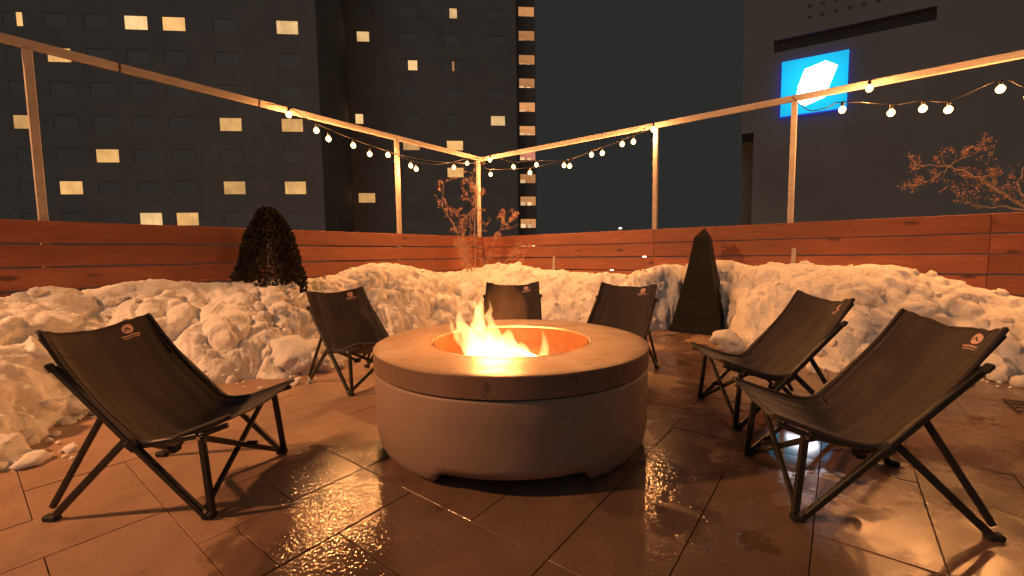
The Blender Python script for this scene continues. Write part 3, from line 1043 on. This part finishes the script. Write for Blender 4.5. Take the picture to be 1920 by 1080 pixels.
CH = [((-1.185, 1.85), -89.4, 'brown canvas camp chair at the far left, side-on in the foreground'),
      ((-1.004, 3.223), -127.6, 'brown canvas camp chair behind the fire pit on its left, before the snow'),
      ((-.021, 3.565), 177.5, 'brown canvas camp chair straight behind the flames, mostly hidden by the pit'),
      ((.679, 3.322), 143.7, 'brown canvas camp chair behind the pit on its right, left of the black pyramid'),
      ((1.28, 2.615), 86.3, 'brown canvas camp chair right of the pit, partly behind the front right chair'),
      ((1.106, 1.78), 78.2, 'brown canvas camp chair in the right foreground, nearest to the camera')]
for k, (p, y, lab) in enumerate(CH):
    make_chair(k + 1, p, R(y), lab)

# ------------------------------------------------------------------ black pyramid cover
def pyramid():
    yaw = math.atan2(-BX.y, -BX.x)        # local x along the right fence, away from the corner
    fl = Vector((2.05, 5.42, 0)); ux = -BX; uy = AX
    c = fl + ux * .275 + uy * .275
    root = empty('covered_heater', c, yaw)
    tag(root, 'tall black pyramid-shaped cover standing in the snow at the right', 'heater cover')
    secs = [(.312, 0), (.316, .03), (.290, .10), (.282, .105), (.270, .20), (.264, .205), (.222, .42), (.217, .425), (.145, .80), (.082, 1.19)]
    vs, fs = [], []
    n = 6
    for (h, z) in secs:
        for sd in range(4):
            for q in range(n):
                t = -1 + 2 * q / n
                p = {0: (t, -1), 1: (1, t), 2: (-t, 1), 3: (-1, -t)}[sd]
                w = 1 + .03 * mnoise.noise(Vector((p[0] * 2, p[1] * 2, z * 4))) - (.035 * (1 - t * t) if 0 < z < 1.1 else 0)
                vs.append((p[0] * h * w, p[1] * h * w, z + .004 * mnoise.noise(Vector((p[0] * 5, p[1] * 5, z)))))
    m_ = 4 * n
    for i in range(len(secs) - 1):
        for q in range(m_):
            fs.append((i * m_ + q, i * m_ + (q + 1) % m_, (i + 1) * m_ + (q + 1) % m_, (i + 1) * m_ + q))
    obj('cover', mesh('cover', vs, fs), M_cover, root)
    mb = MB()
    h, z = .083, 1.188
    mb.add([(-h, -h, z), (h, -h, z), (h, h, z), (-h, h, z), (.02, 0, 1.305)], [(0, 1, 4), (1, 2, 4), (2, 3, 4), (3, 0, 4)])
    mb.build('cap', M_cover, root)
    mb = MB(); mb.cbox(0, 0, .445, .418, .418, .010, .003); mb.build('strap', M_cover, root)
pyramid()

# dark box at the right edge
mb = MB(); mb.cbox(0, 0, .26, .4, .4, .52, .02); mb.cbox(0, 0, .535, .44, .44, .03, .008)
o = mb.build('planter_box', M_cover, loc=AB(4.98, -1.52)); o.rotation_euler.z = TH
tag(o, 'dark box at the right edge of the snow bank', 'box')

# ------------------------------------------------------------------ conifer
def conifer():
    c = AB(2.13, 5.0, 0)
    root = empty('conifer', c)
    tag(root, 'dark rounded conifer standing in the snow before the left fence', 'conifer')
    mb = MB(); mb.tube([(0, 0, 0), (.01, 0, .5), (0, .01, 1.0), (0, 0, 1.35)], [.05, .04, .025, .008], 8); mb.build('trunk', M_bark, root)
    rnd = random.Random(8)
    vs, fs = [], []
    zt = 1.53
    def width(z):
        t = (z - .35) / (zt - .35)
        return .37 * max(0, min(1, (1 - t ** 2.6))) ** .6 * (.85 + .15 * min(1, t * 3))
    for k in range(13000):
        z = .35 + (zt - .35) * rnd.random() ** .9
        a = rnd.uniform(0, 6.283)
        lump = .86 + .26 * mnoise.noise(Vector((math.cos(a) * 1.6, math.sin(a) * 1.6, z * 3.2)))
        r = width(z) * lump * (1 - .5 * rnd.random() ** 2.2)
        p = Vector((r * math.cos(a), r * math.sin(a) * .9, z))
        out = Vector((math.cos(a), math.sin(a), .9 + rnd.uniform(-.3, .5))).normalized()
        L = rnd.uniform(.02, .055)
        sd = out.cross(Vector((rnd.uniform(-1, 1), rnd.uniform(-1, 1), rnd.uniform(-1, 1)))).normalized() * L * rnd.uniform(.16, .3)
        n = len(vs)
        vs += [p - sd * .5, p + sd * .5, p + out * L * .6 + sd, p + out * L, p + out * L * .6 - sd]
        fs.append((n, n + 1, n + 2, n + 3, n + 4))
    obj('crown', mesh('crown', vs, fs), M_thuja, root)
conifer()

# ------------------------------------------------------------------ bare budding shrubs
def budding(name, label, cat, base, limbs, seed, twig=.35, lvl=3, budn=5, budp=.7):
    """limbs: list of polylines (world); twigs and bud clusters grow off them"""
    rnd = random.Random(seed)
    base = Vector(base)
    root = empty(name, base); tag(root, label, cat)
    tb = MB(); bb = MB()
    def bud(p):
        for _ in range(budn):
            o = Vector((rnd.gauss(0, 1), rnd.gauss(0, 1), rnd.gauss(0, 1))) * .011
            d = Vector((rnd.gauss(0, 1), rnd.gauss(0, 1), rnd.gauss(.3, 1))).normalized()
            s = d.orthogonal().normalized(); s2 = d.cross(s)
            L = rnd.uniform(.008, .018); w = L * .34
            q = p + o
            bb.add([q, q + d * L * .5 + s * w, q + d * L * .5 + s2 * w, q + d * L * .5 - s * w, q + d * L * .5 - s2 * w, q + d * L],
                   [(0, 1, 2), (0, 2, 3), (0, 3, 4), (0, 4, 1), (5, 2, 1), (5, 3, 2), (5, 4, 3), (5, 1, 4)])
    def grow(p, d, L, r, depth):
        pts = [p]; q = p.copy(); dd = d.copy(); n = 5
        for i in range(n):
            dd = (dd + Vector((rnd.gauss(0, .22), rnd.gauss(0, .22), rnd.gauss(.05, .2)))).normalized()
            q = q + dd * L / n; pts.append(q.copy())
        tb.tube(pts, [r * (1 - .7 * i / n) for i in range(n + 1)], 5)
        for i in range(1, n + 1):
            if rnd.random() < (budp if i > 2 else budp * .35): bud(pts[i] + Vector((rnd.gauss(0, .004),) * 3))
        bud(pts[-1])
        if depth > 0:
            for i in range(1, n + 1):
                if rnd.random() < .55:
                    nd = (dd + Vector((rnd.gauss(0, .8), rnd.gauss(0, .8), rnd.gauss(.15, .7)))).normalized()
                    grow(pts[i], nd, L * rnd.uniform(.35, .65), r * .55, depth - 1)
    for pl, r0, dens in limbs:
        pl = [Vector(p) - base for p in pl]
        pts = []
        for i in range(len(pl) - 1):
            for k in range(5): pts.append(pl[i].lerp(pl[i + 1], k / 5) + Vector((rnd.gauss(0, .006), rnd.gauss(0, .006), rnd.gauss(0, .006))))
        pts.append(pl[-1])
        tb.tube(pts, [r0 * (1 - .75 * i / (len(pts) - 1)) for i in range(len(pts))], 6)
        for i in range(2, len(pts)):
            if rnd.random() < dens:
                d = (pts[i] - pts[i - 1]).normalized()
                nd = (d * .8 + Vector((rnd.gauss(0, .7), rnd.gauss(0, .7), rnd.gauss(.2, .6)))).normalized()
                grow(pts[i], nd, twig * rnd.uniform(.4, 1), max(.0022, r0 * .3), lvl - 2)
        bud(pts[-1])
    tb.build('branches', M_bark, root, True)
    bb.build('buds', M_bud, root)
    return root

def W(a, b, z): return AB(a, b, z)
budding('bare_shrub', 'thin bare shrub with reddish buds in the fence corner', 'shrub', W(5.62, 5.2, 0), [
    ([W(5.62, 5.2, .0), W(5.6, 5.2, .7), W(5.45, 5.2, 1.15), W(5.25, 5.22, 1.45), W(5.0, 5.25, 1.8), W(4.82, 5.25, 1.98)], .012, .55),
    ([W(5.62, 5.2, .0), W(5.66, 5.15, .8), W(5.6, 5.1, 1.3), W(5.6, 5.1, 1.7), W(5.68, 5.1, 2.0), W(5.62, 5.1, 2.2)], .012, .6),
    ([W(5.64, 5.2, .0), W(5.8, 5.1, .7), W(6.0, 5.0, 1.2), W(6.15, 4.95, 1.5), W(6.2, 4.7, 1.62)], .011, .6),
    ([W(5.62, 5.2, .0), W(5.5, 5.1, .6), W(5.2, 5.0, .85), W(5.05, 4.95, .95)], .009, .5),
    ([W(5.64, 5.2, .0), W(5.8, 4.9, .6), W(6.0, 4.7, .9), W(6.1, 4.5, 1.05)], .009, .5),
    ([W(5.6, 5.2, .0), W(5.5, 5.2, .9), W(5.45, 5.2, 1.35), W(5.35, 5.2, 1.6)], .009, .6)], 4, .38, 4, 4, .5)
budding('bare_tree', 'bare twiggy branches with reddish buds reaching in at the right edge', 'tree', W(5.3, -1.75, 0), [
    ([W(5.3, -1.75, 0), W(5.3, -1.7, .7), W(5.32, -1.5, 1.1), W(5.34, -1.25, 1.28)], .03, .2),
    ([W(5.34, -1.25, 1.28), W(5.36, -1.06, 1.45), W(5.38, -.92, 1.6), W(5.38, -.74, 1.72), W(5.38, -.6, 1.75), W(5.38, -.5, 1.76)], .011, .5),
    ([W(5.38, -.74, 1.72), W(5.38, -.66, 1.64), W(5.38, -.56, 1.58), W(5.38, -.5, 1.57)], .005, .6),
    ([W(5.38, -.72, 1.72), W(5.37, -.82, 1.78), W(5.37, -.93, 1.84), W(5.37, -.99, 1.86)], .005, .35),
    ([W(5.34, -1.22, 1.3), W(5.36, -1.05, 1.34), W(5.36, -.92, 1.36), W(5.36, -.8, 1.42)], .007, .5),
    ([W(5.34, -1.25, 1.28), W(5.4, -1.15, 1.5), W(5.42, -1.17, 1.65), W(5.42, -1.25, 1.75)], .008, .55),
    ([W(5.34, -1.25, 1.28), W(5.3, -1.08, 1.42), W(5.3, -1.0, 1.5), W(5.32, -.98, 1.62)], .007, .55)], 9, .15, 3, 3, .32)

# ------------------------------------------------------------------ string lights
M_bulb = emit('lit_bulb', (1.0, .56, .23), 5.0)
def ordinal(i): return ['first', 'second', 'third', 'fourth', 'fifth', 'sixth', 'seventh', 'eighth', 'ninth', 'tenth', 'eleventh', 'twelfth', 'thirteenth'][i]
def cable(name, pts, label):
    # soft curve through the points
    q = []
    for i in range(len(pts) - 1):
        for k in range(6): q.append(Vector(catmull([tuple(p) for p in pts], (i + k / 6) / (len(pts) - 1))))
    q.append(Vector(pts[-1]))
    mb = MB(); mb.tube(q, .0055, 6)
    o = mb.build(name, M_cable, None, True); tag(o, label, 'cable', 'string light cables')
def bulb(p, label, group, r=.034, w=None):
    root = empty('string_bulb', Vector(p))
    tag(root, label, 'light bulb', group)
    mb = MB(); mb.lathe([(.002, -.038), (.020, -.034), (.032, -.018), (.036, 0), (.032, .016), (.020, .030), (.012, .040)], 16)
    gm = mb.build('globe', M_bulb, root, True)
    mb = MB(); mb.lathe([(.012, .038), (.016, .040), (.017, .078), (.008, .086), (.001, .086)], 12); mb.build('socket', M_cable, root, True)
    ld = bpy.data.lights.new('bulb_light', 'POINT'); ld.energy = BULB_W if w is None else w; ld.color = (1.0, .385, .11); ld.shadow_soft_size = .03
    lo = bpy.data.objects.new('bulb_light', ld); link(lo, root); lo.location = (0, 0, -.075)
LB = [(2.67, 2.77), (3.01, 2.65), (3.18, 2.58), (3.54, 2.56), (3.81, 2.49), (4.12, 2.53), (4.56, 2.44), (4.66, 2.40), (5.53, 2.56), (5.86, 2.68)]
for i, (a, z) in enumerate(LB):
    bulb(AB(a, DL - .10 - .012 * (i % 2), z), ordinal(i) + ' bulb from the left on the string below the left rail', 'bulbs of the string lights')
RB = [(5.29, 2.78), (5.27, 2.51), (4.74, 2.58), (4.37, 2.43), (4.24, 2.55), (3.68, 2.46), (3.58, 2.44), (3.18, 2.56), (3.0, 2.56), (2.67, 2.64), (2.5, 2.65), (2.2, 2.77)]
for i, (b, z) in enumerate(RB):
    bulb(AB(DR - .10 - .012 * (i % 2), b, z), ordinal(i) + ' bulb from the corner on the string below the right rail', 'bulbs of the string lights')
QB = [(.04, 2.59), (-.19, 2.77), (-.38, 2.47), (-.63, 2.46), (-.82, 2.41), (-1.17, 2.53), (-1.36, 2.42), (-1.8, 2.46), (-2.3, 2.44), (-2.8, 2.46), (-3.3, 2.5)]  # last four continue the string out of view, added to light fence and snow
for i, (b, z) in enumerate(QB):
    bulb(AB(DR - .12, b, z), ordinal(i) + ' bulb right of the blue sign on the string at the right edge', 'bulbs of the string lights')
H = .086
cable('light_cable', [AB(2.45, DL - .02, 2.86), AB(2.67, DL - .10, 2.77 + H), AB(3.01, DL - .10, 2.74), AB(3.54, DL - .10, 2.65), AB(4.0, DL - .10, 2.60), AB(4.6, DL - .10, 2.52), AB(5.2, DL - .10, 2.56), AB(5.86, DL - .10, 2.68 + H), AB(6.3, DL - .05, 2.84)], 'black cable of the bulbs sagging below the left rail')
cable('light_cable', [AB(2.9, DL - .03, 2.80), AB(3.5, DL - .12, 2.65), AB(4.3, DL - .12, 2.57), AB(5.0, DL - .12, 2.58), AB(5.6, DL - .12, 2.645), AB(6.28, DL - .06, 2.75)], 'thin second cable below the left rail, running to the corner post')
cable('light_cable', [AB(DR - .05, 5.5, 2.84), AB(DR - .10, 5.29, 2.86), AB(DR - .10, 4.74, 2.67), AB(DR - .10, 4.24, 2.62), AB(DR - .10, 3.63, 2.54), AB(DR - .10, 3.1, 2.64), AB(DR - .10, 2.6, 2.72), AB(DR - .10, 2.2, 2.86)], 'black cable of the bulbs sagging from the corner to the right post')
cable('light_cable', [AB(DR - .06, 5.5, 2.72), AB(DR - .11, 5.27, 2.60), AB(DR - .11, 4.37, 2.52), AB(DR - .11, 3.6, 2.55), AB(DR - .11, 2.9, 2.66), AB(DR - .06, 2.25, 2.80)], 'thin lower cable from the corner to the right post')
cable('light_cable', [AB(DR - .05, .53, 2.86), AB(DR - .09, .36, 2.66), AB(DR - .12, .2, 2.64), AB(DR - .12, .04, 2.59 + H), AB(DR - .12, -.38, 2.47 + H), AB(DR - .12, -.63, 2.46 + H), AB(DR - .12, -.82, 2.41 + H), AB(DR - .12, -1.17, 2.53 + H), AB(DR - .12, -1.36, 2.42 + H), AB(DR - .12, -1.8, 2.46 + H), AB(DR - .12, -2.3, 2.44 + H), AB(DR - .12, -2.8, 2.46 + H), AB(DR - .12, -3.3, 2.5 + H), AB(DR - .06, -4.0, 2.8)], 'black cable of the bulbs hanging right of the blue sign')

# the flood lamp whose light comes in over the left fence: a mast beside the terrace
lamp = empty('flood_lamp', (-8.4, .2, -8.0))
tag(lamp, 'flood lamp on a tall mast beyond the left fence', 'lamp')
mb = MB(); mb.tube([(0, 0, 0), (0, 0, 13.5)], [.11, .07], 12); mb.build('mast', M_bar, lamp, True)
mb = MB(); mb.lathe([(.03, .34), (.10, .33), (.20, .12), (.21, .10), (.20, .10), (.09, .30), (.02, .32)], 20, (.35, .05, 13.5)); mb.tube([(0, 0, 13.45), (.18, .03, 13.8), (.35, .05, 13.83)], .03, 8); mb.build('shade', M_bar, lamp, True)
mb = MB(); mb.ball((.35, .05, 13.66), .07, 14, 8); mb.build('globe', M_bulb, lamp, True)
ld = bpy.data.lights.new('lamp_light', 'POINT'); ld.energy = FLOOD_W; ld.color = WARM; ld.shadow_soft_size = .18
lo = bpy.data.objects.new('lamp_light', ld); link(lo, lamp); lo.location = (.35, .05, 13.56)

# ------------------------------------------------------------------ buildings beyond
M_wall1 = plain('tower_wall', (.35, .335, .32), .85, var=.12, scale=.4, bump=0)
M_wall2 = plain('grey_render_wall', (.43, .42, .40), .85, var=.10, scale=.25, bump=0)
M_frame = plain('window_frame', (.33, .31, .29), .7, bump=0)
M_dark = plain('dark_pane', (.33, .34, .33), .5, bump=0, var=.1)
M_louvre = plain('louvre', (.16, .16, .17), .6, bump=0)

def lit_pane(name, col, strength):
    t = NT(name); v = t.coords('Object', rand=True)
    mp = t.node('ShaderNodeMapping'); mp.inputs['Scale'].default_value = (1, 1, .12); t.link(v, mp.inputs['Vector'])
    f = t.noise(mp.outputs[0], 7, 3, .6)
    g_ = t.noise(v, 1.1, 2)
    s = t.math('MULTIPLY', t.mapr(f, .3, .7, .86, 1.08), t.mapr(g_, .3, .7, .8, 1.12))
    oi = t.node('ShaderNodeObjectInfo'); s = t.math('MULTIPLY', s, t.mapr(oi.outputs['Random'], 0, 1, .62, 1.12))
    t.set(Base_Color=(.1, .08, .05), Emission_Color=col, Roughness=.4)
    t.link(t.math('MULTIPLY', s, strength), t.b.inputs['Emission Strength'])
    return t.m
M_lit = lit_pane('lit_curtain', (1.0, .53, .175), .95)
M_lit2 = lit_pane('lit_room', (1.0, .60, .25), 1.05)
M_stair = lit_pane('lit_stair', (1.0, .42, .15), .62)
M_stairb = lit_pane('lit_stair_bright', (1.0, .66, .34), 1.0)
M_pink = lit_pane('lit_pink', (1.0, .34, .22), .8)

ANG = R(5)
D1 = Vector((math.cos(ANG), math.sin(ANG), 0)); N1 = Vector((-math.sin(ANG), math.cos(ANG), 0))

def tower(name, label, s0, s1, z0, z1, dist, depth, cols, rows, wsz, lits, wallmat, inset=.035, axis=D1, nor=N1):
    """a block whose front lies at 'dist'; openings are real holes with reveals, a window in each"""
    rz = math.atan2(axis.y, axis.x)
    root = empty(name, nor * dist + axis * ((s0 + s1) / 2) + Vector((0, 0, z0)), rz)
    tag(root, label, 'building')
    ox = (s0 + s1) / 2
    xs = sorted([s0 - ox, s1 - ox] + [c - ox + sg * wsz[0] / 2 for c in cols for sg in (-1, 1)])
    zs = sorted([0, z1 - z0] + [r - z0 + sg * wsz[1] / 2 for r in rows for sg in (-1, 1)])
    hole = set()
    for c in cols:
        for r in rows:
            i = xs.index(c - ox - wsz[0] / 2); j = zs.index(r - z0 - wsz[1] / 2); hole.add((i, j))
    mb = MB()
    vs = [(x, 0, z) for x in xs for z in zs]; nz = len(zs)
    fs = [(i * nz + j, (i + 1) * nz + j, (i + 1) * nz + j + 1, i * nz + j + 1) for i in range(len(xs) - 1) for j in range(nz - 1) if (i, j) not in hole]
    mb.add(vs, fs)
    for (i, j) in hole:
        a, b, c, d = xs[i], xs[i + 1], zs[j], zs[j + 1]
        mb.add([(a, 0, c), (b, 0, c), (b, 0, d), (a, 0, d), (a, inset + .08, c), (b, inset + .08, c), (b, inset + .08, d), (a, inset + .08, d)],
               [(0, 4, 5, 1), (1, 5, 6, 2), (2, 6, 7, 3), (3, 7, 4, 0)])
    w, h = (s1 - s0), (z1 - z0)
    mb.add([(-w / 2, 0, 0), (w / 2, 0, 0), (w / 2, 0, h), (-w / 2, 0, h), (-w / 2, depth, 0), (w / 2, depth, 0), (w / 2, depth, h), (-w / 2, depth, h)],
           [(0, 3, 7, 4), (1, 5, 6, 2), (4, 7, 6, 5), (3, 2, 6, 7)])
    mb.build('wall', wallmat, root)
    fm = MB(); W_, H_ = wsz
    for (cx, cz, sx, sz) in ((0, H_ / 2 - .03, W_ - .01, .06), (0, -H_ / 2 + .03, W_ - .01, .06), (-W_ / 2 + .03, 0, .06, H_ - .125), (W_ / 2 - .03, 0, .06, H_ - .125)):
        fm.cbox(cx, .01, cz, sx, .05, sz)
    fme = fm.mesh('window'); fme.materials.append(M_frame)
    pm = MB(); pm.cbox(0, 0, 0, W_ - .125, .015, H_ - .125); 
    pme = {}
    for c in cols:
        for r in rows:
            key = (cols.index(c), rows.index(r))
            wobj = obj('window', fme, None, root, (c - ox, inset, r - z0))
            spec = lits.get(key)
            if spec is None:
                mt = M_dark; lo_, hi_ = -1, 1
            else:
                mt, lo_, hi_ = spec
            k = (mt.name, lo_, hi_)
            if k not in pme:
                q = MB(); wd = W_ - .125
                q.cbox((lo_ + hi_) / 2 * wd / 2, .012, 0, wd * (hi_ - lo_) / 2, .015, H_ - .125)
                me = q.mesh('pane'); me.materials.append(mt); pme[k] = me
            obj('pane', pme[k], None, wobj)
            if spec is not None and (lo_, hi_) != (-1, 1):
                q = MB(); wd = W_ - .125
                a, b = (-1, lo_) if lo_ > -1 else (hi_, 1)
                q.cbox((a + b) / 2 * wd / 2, .012, 0, wd * (b - a) / 2 - .004, .015, H_ - .125); q.build('curtain', M_dark, wobj)
                if lo_ > -1 and hi_ < 1:
                    q = MB(); a, b = hi_, 1
                    q.cbox((a + b) / 2 * wd / 2, .012, 0, wd * (b - a) / 2 - .004, .015, H_ - .125); q.build('curtain', M_dark, wobj)
    return root

c1 = [-42.1, -39.1, -36.1, -33.1, -30.1, -27.1, -24.2, -20.25, -15.25]
r1 = [1.73, 4.38, 7.0, 9.61, 12.27, 14.92, 17.57, 20.27, 22.92, 25.6]
F = (M_lit, -1, 1); G = (M_lit2, -1, 1)
L1 = {(2, 7): (M_lit, .1, .6), (5, 7): G, (6, 7): F, (8, 7): G, (3, 6): F, (2, 4): F, (7, 4): F, (8, 4): F, (4, 3): F, (3, 2): F, (7, 2): F, (8, 2): F, (5, 1): G, (6, 1): F}
tower('hotel_block', 'dark hotel tower wing with scattered lit windows at the upper left', -46, -12.9, -8, 40, 39.0, 14, c1, r1, (1.85, 1.18), L1, M_wall1)
c2 = [-11.4, -6.5, -1.83, 2.8]
r2 = [1.7, 4.5, 7.32, 10.05, 12.93, 15.62, 18.45, 21.26, 24.05, 26.7]
L2 = {(0, 8): (M_lit2, -.45, 1), (1, 7): (M_lit2, -.1, 1), (2, 9): (M_lit2, -.3, .6), (2, 7): (M_stair, -.1, .12), (0, 5): (M_lit2, -1, -.1), (3, 5): (M_lit2, -.75, 1), (1, 4): F, (2, 4): F, (2, 3): F, (0, 2): F}
tower('hotel_block', 'dark set-back hotel wing with small lit windows behind the fence corner', -13.6, 5.0, -8, 41, 48.0, 14, c2, r2, (1.85, 1.12), L2, M_wall1)
r3 = [2.05, 4.89, 7.68, 10.45, 13.26, 16.3, 19.13, 21.99, 24.77, 27.59, 30.39]

def stair_tower():
    s0, s1, z0, z1, dist = 4.9, 8.0, -8, 42, 54.0
    root = empty('stair_tower', N1 * dist + D1 * ((s0 + s1) / 2) + Vector((0, 0, z0)), ANG)
    tag(root, 'narrow stair tower with a column of glowing landings beside the hotel wing', 'building')
    cx = 6.9 - (s0 + s1) / 2; w, h = 1.9, 1.08
    xs = [s0 - (s0 + s1) / 2, cx - w / 2, cx + w / 2, s1 - (s0 + s1) / 2]
    zs = [0]
    for r in r3: zs += [r - z0 - h / 2, r - z0 + h / 2]
    zs.append(z1 - z0)
    mb = MB(); nz = len(zs)
    mb.add([(x, 0, z) for x in xs for z in zs], [(i * nz + j, (i + 1) * nz + j, (i + 1) * nz + j + 1, i * nz + j + 1) for i in range(3) for j in range(nz - 1) if not (i == 1 and j % 2 == 1)])
    a, b = xs[0], xs[3]
    mb.add([(a, 0, 0), (b, 0, 0), (b, 0, 50), (a, 0, 50), (a, 6, 0), (b, 6, 0), (b, 6, 50), (a, 6, 50)], [(0, 3, 7, 4), (1, 5, 6, 2), (4, 7, 6, 5), (3, 2, 6, 7)])
    mb.build('wall', M_wall1, root)
    for k, r in enumerate(r3):
        land = MB(); z = r - z0
        # soffit, back wall and right jamb of the landing
        land.add([(cx - w / 2, .0, z + h / 2), (cx + w / 2, .0, z + h / 2), (cx + w / 2 - .25, 1.2, z + h / 2), (cx - w / 2, 1.2, z + h / 2)], [(0, 1, 2, 3)])
        land.add([(cx - w / 2, 1.2, z - h / 2), (cx + w / 2 - .3, 1.2, z - h / 2), (cx + w / 2 - .3, 1.2, z + h / 2), (cx - w / 2, 1.2, z + h / 2)], [(0, 1, 2, 3)])
        land.add([(cx + w / 2, 0.001, z - h / 2), (cx + w / 2, 0.001, z + h / 2), (cx + w / 2 - .3, 1.2, z + h / 2), (cx + w / 2 - .3, 1.2, z - h / 2)], [(0, 1, 2, 3)])
        land.add([(cx - w / 2, .0, z - h / 2), (cx + w / 2, .0, z - h / 2), (cx + w / 2, 1.2, z - h / 2), (cx - w / 2, 1.2, z - h / 2)], [(3, 2, 1, 0)])
        o = land.build('landing', M_pink if k == 4 else M_stair, root)
        if k < 10:
            q = MB(); q.cbox(cx - w / 2 + .42, 1.12, z - h * .22, .62, .04, h * .5); q.build('door_pane', M_stairb, o)
            q = MB(); q.cbox(cx + .32, 1.12, z - h * .24, .5, .04, h * .44); q.build('door_pane', M_stairb if k % 3 else M_stair, o)
            q = MB(); q.cbox(cx - .02, 1.1, z - h * .3, .08, .05, h * .36); q.build('door_post', M_frame, o)
stair_tower()

# the grey building at the right with its sign
D4 = Vector((.8736, -.4867, 0)); N4 = Vector((.4867, .8736, 0)); DIST4 = 37.453
def grey_building():
    s0, s1, z0, z1 = -.82, 40.0, -8.0, 30.0
    root = empty('grey_building', N4 * DIST4 + D4 * s0 + Vector((0, 0, z0)), math.atan2(D4.y, D4.x))
    tag(root, 'plain grey windowless building wall at the upper right', 'building')
    L = s1 - s0; H_ = z1 - z0
    mb = MB()
    # wall with a recessed corner below and a long recessed louvre band
    zb = 9.85 - z0
    bx0, bx1, bz0, bz1 = 1.1 - s0, 9.8 - s0, 15.3 - z0, 16.15 - z0
    xs = [0, .8, bx0, bx1, L]; zs = [0, zb, bz0, bz1, H_]
    for i in range(4):
        for j in range(4):
            if (i == 0 and j == 0) or (i == 2 and j == 2): continue
            a, b, c, d = xs[i], xs[i + 1], zs[j], zs[j + 1]
            mb.add([(a, 0, c), (b, 0, c), (b, 0, d), (a, 0, d)], [(0, 1, 2, 3)])
    a, b, c, d = bx0, bx1, bz0, bz1
    mb.add([(a, 0, c), (b, 0, c), (b, 0, d), (a, 0, d), (a, .5, c), (b, .5, c), (b, .5, d), (a, .5, d)], [(0, 4, 5, 1), (1, 5, 6, 2), (2, 6, 7, 3), (3, 7, 4, 0)])
    mb.add([(.8, 0, 0), (.8, 0, zb), (.8, 3, zb), (.8, 3, 0), (0, 0, zb), (0, 3, zb)], [(0, 3, 2, 1), (4, 1, 2, 5)])
    mb.add([(0, 0, zb), (0, 0, H_), (0, 20, H_), (0, 20, zb)], [(0, 1, 2, 3)])
    mb.add([(0, 0, H_), (L, 0, H_), (L, 20, H_), (0, 20, H_)], [(0, 1, 2, 3)])
    mb.add([(.8, 3, 0), (.8, 20, 0), (.8, 20, zb), (.8, 3, zb)], [(0, 1, 2, 3)])
    mb.add([(-.02, 3, 0), (.8, 3, 0), (.8, 3, zb), (-.02, 3, zb)], [(0, 1, 2, 3)])
    mb.build('wall', M_wall2, root)
    for k in range(5):
        lv = MB(); zz = bz0 + .09 + k * .165
        lv.cbox((bx0 + bx1) / 2, .35, zz, bx1 - bx0 - .02, .12, .11, 0, Matrix.Rotation(R(35), 3, 'X')); lv.build('louvre_slat', M_louvre, root)
    bk = MB(); bk.cbox((bx0 + bx1) / 2, .52, (bz0 + bz1) / 2, bx1 - bx0, .03, bz1 - bz0); bk.build('louvre_back', M_louvre, root)
    vm = MB(); vm.cbox(0, 0, 0, .24, .03, .2); vme = vm.mesh('vent'); vme.materials.append(M_louvre)
    for r_, zz in enumerate((17.25, 17.97, 18.7, 19.4)):
        for k in range(6):
            obj('vent', vme, None, root, (3.15 + k * .75 - s0, -.012, zz - z0))
    for x in np.arange(2.6, 39, 2.6):
        pass
grey_building()

def sign():
    c = N4 * (DIST4 - .28) + D4 * 3.52 + Vector((0, 0, 12.52))
    root = empty('lit_sign', c, math.atan2(D4.y, D4.x))
    tag(root, 'square glowing blue sign with a white slanted emblem on the grey building', 'sign')
    w, h = 3.8, 3.78
    mb = MB(); mb.cbox(0, .06, 0, w + .06, .24, h + .06, .02); mb.build('box', emit('sign_edge', (.03, .10, .9), .7), root)
    t = NT('sign_blue'); v = t.coords('Object')
    # the tubes behind the sheet sit in the middle, so the sheet is brightest there
    ln = t.node('ShaderNodeVectorMath', operation='LENGTH'); t.link(v, ln.inputs[0])
    s = t.mapr(ln.outputs['Value'], .6, 2.6, 1.35, .85, True)
    t.set(Base_Color=(0, .1, .3), Emission_Color=(.010, .58, .95)); t.link(s, t.b.inputs['Emission Strength'])
    mb = MB(); mb.cbox(0, -.07, 0, w, .02, h); mb.build('face', t.m, root)
    lg = [(2.98, 13.62), (4.16, 13.95), (4.83, 13.51), (4.48, 12.48), (4.19, 11.54), (3.06, 11.15), (2.54, 11.5), (2.61, 12.49)]
    pts = [(x - 3.52, z - 12.52) for x, z in lg]
    n = len(pts)
    mb = MB(); mb.add([(x, -.1, z) for x, z in pts] + [(x, -.083, z) for x, z in pts], [tuple(range(n))] + [(k, (k + 1) % n, n + (k + 1) % n, n + k) for k in range(n)] )
    mb.build('emblem', emit('sign_white', (1.0, .95, 1.0), 11.0), root)
sign()

# far street lamps glimpsed over and through the right fence
M_far = emit('far_lamp', (1.0, .80, .5), 6.0)
for k, (p, lab) in enumerate((((4.91, 19.39, 2.12), 'tiny distant street lamp shining just above the right fence'),
                              ((5.80, 18.71, .84), 'distant street lamp glinting through the second gap of the right fence'),
                              ((4.59, 19.63, .22), 'distant street lamp glinting through the third gap of the right fence'),
                              ((1.14, 22.28, 1.47), 'distant street lamp glinting through the fence near the corner'))):
    root = empty('street_lamp', (p[0], p[1], -8)); tag(root, lab, 'street lamp', 'far street lamps')
    mb = MB(); mb.tube([(0, 0, 0), (0, 0, p[2] + 8 - .1)], [.07, .05], 8); mb.build('pole', M_bar, root)
    mb = MB(); mb.ball((0, 0, p[2] + 8), .07 if k == 0 else .085, 10, 6, sz=.5); mb.build('lamp_head', M_far, root, True)
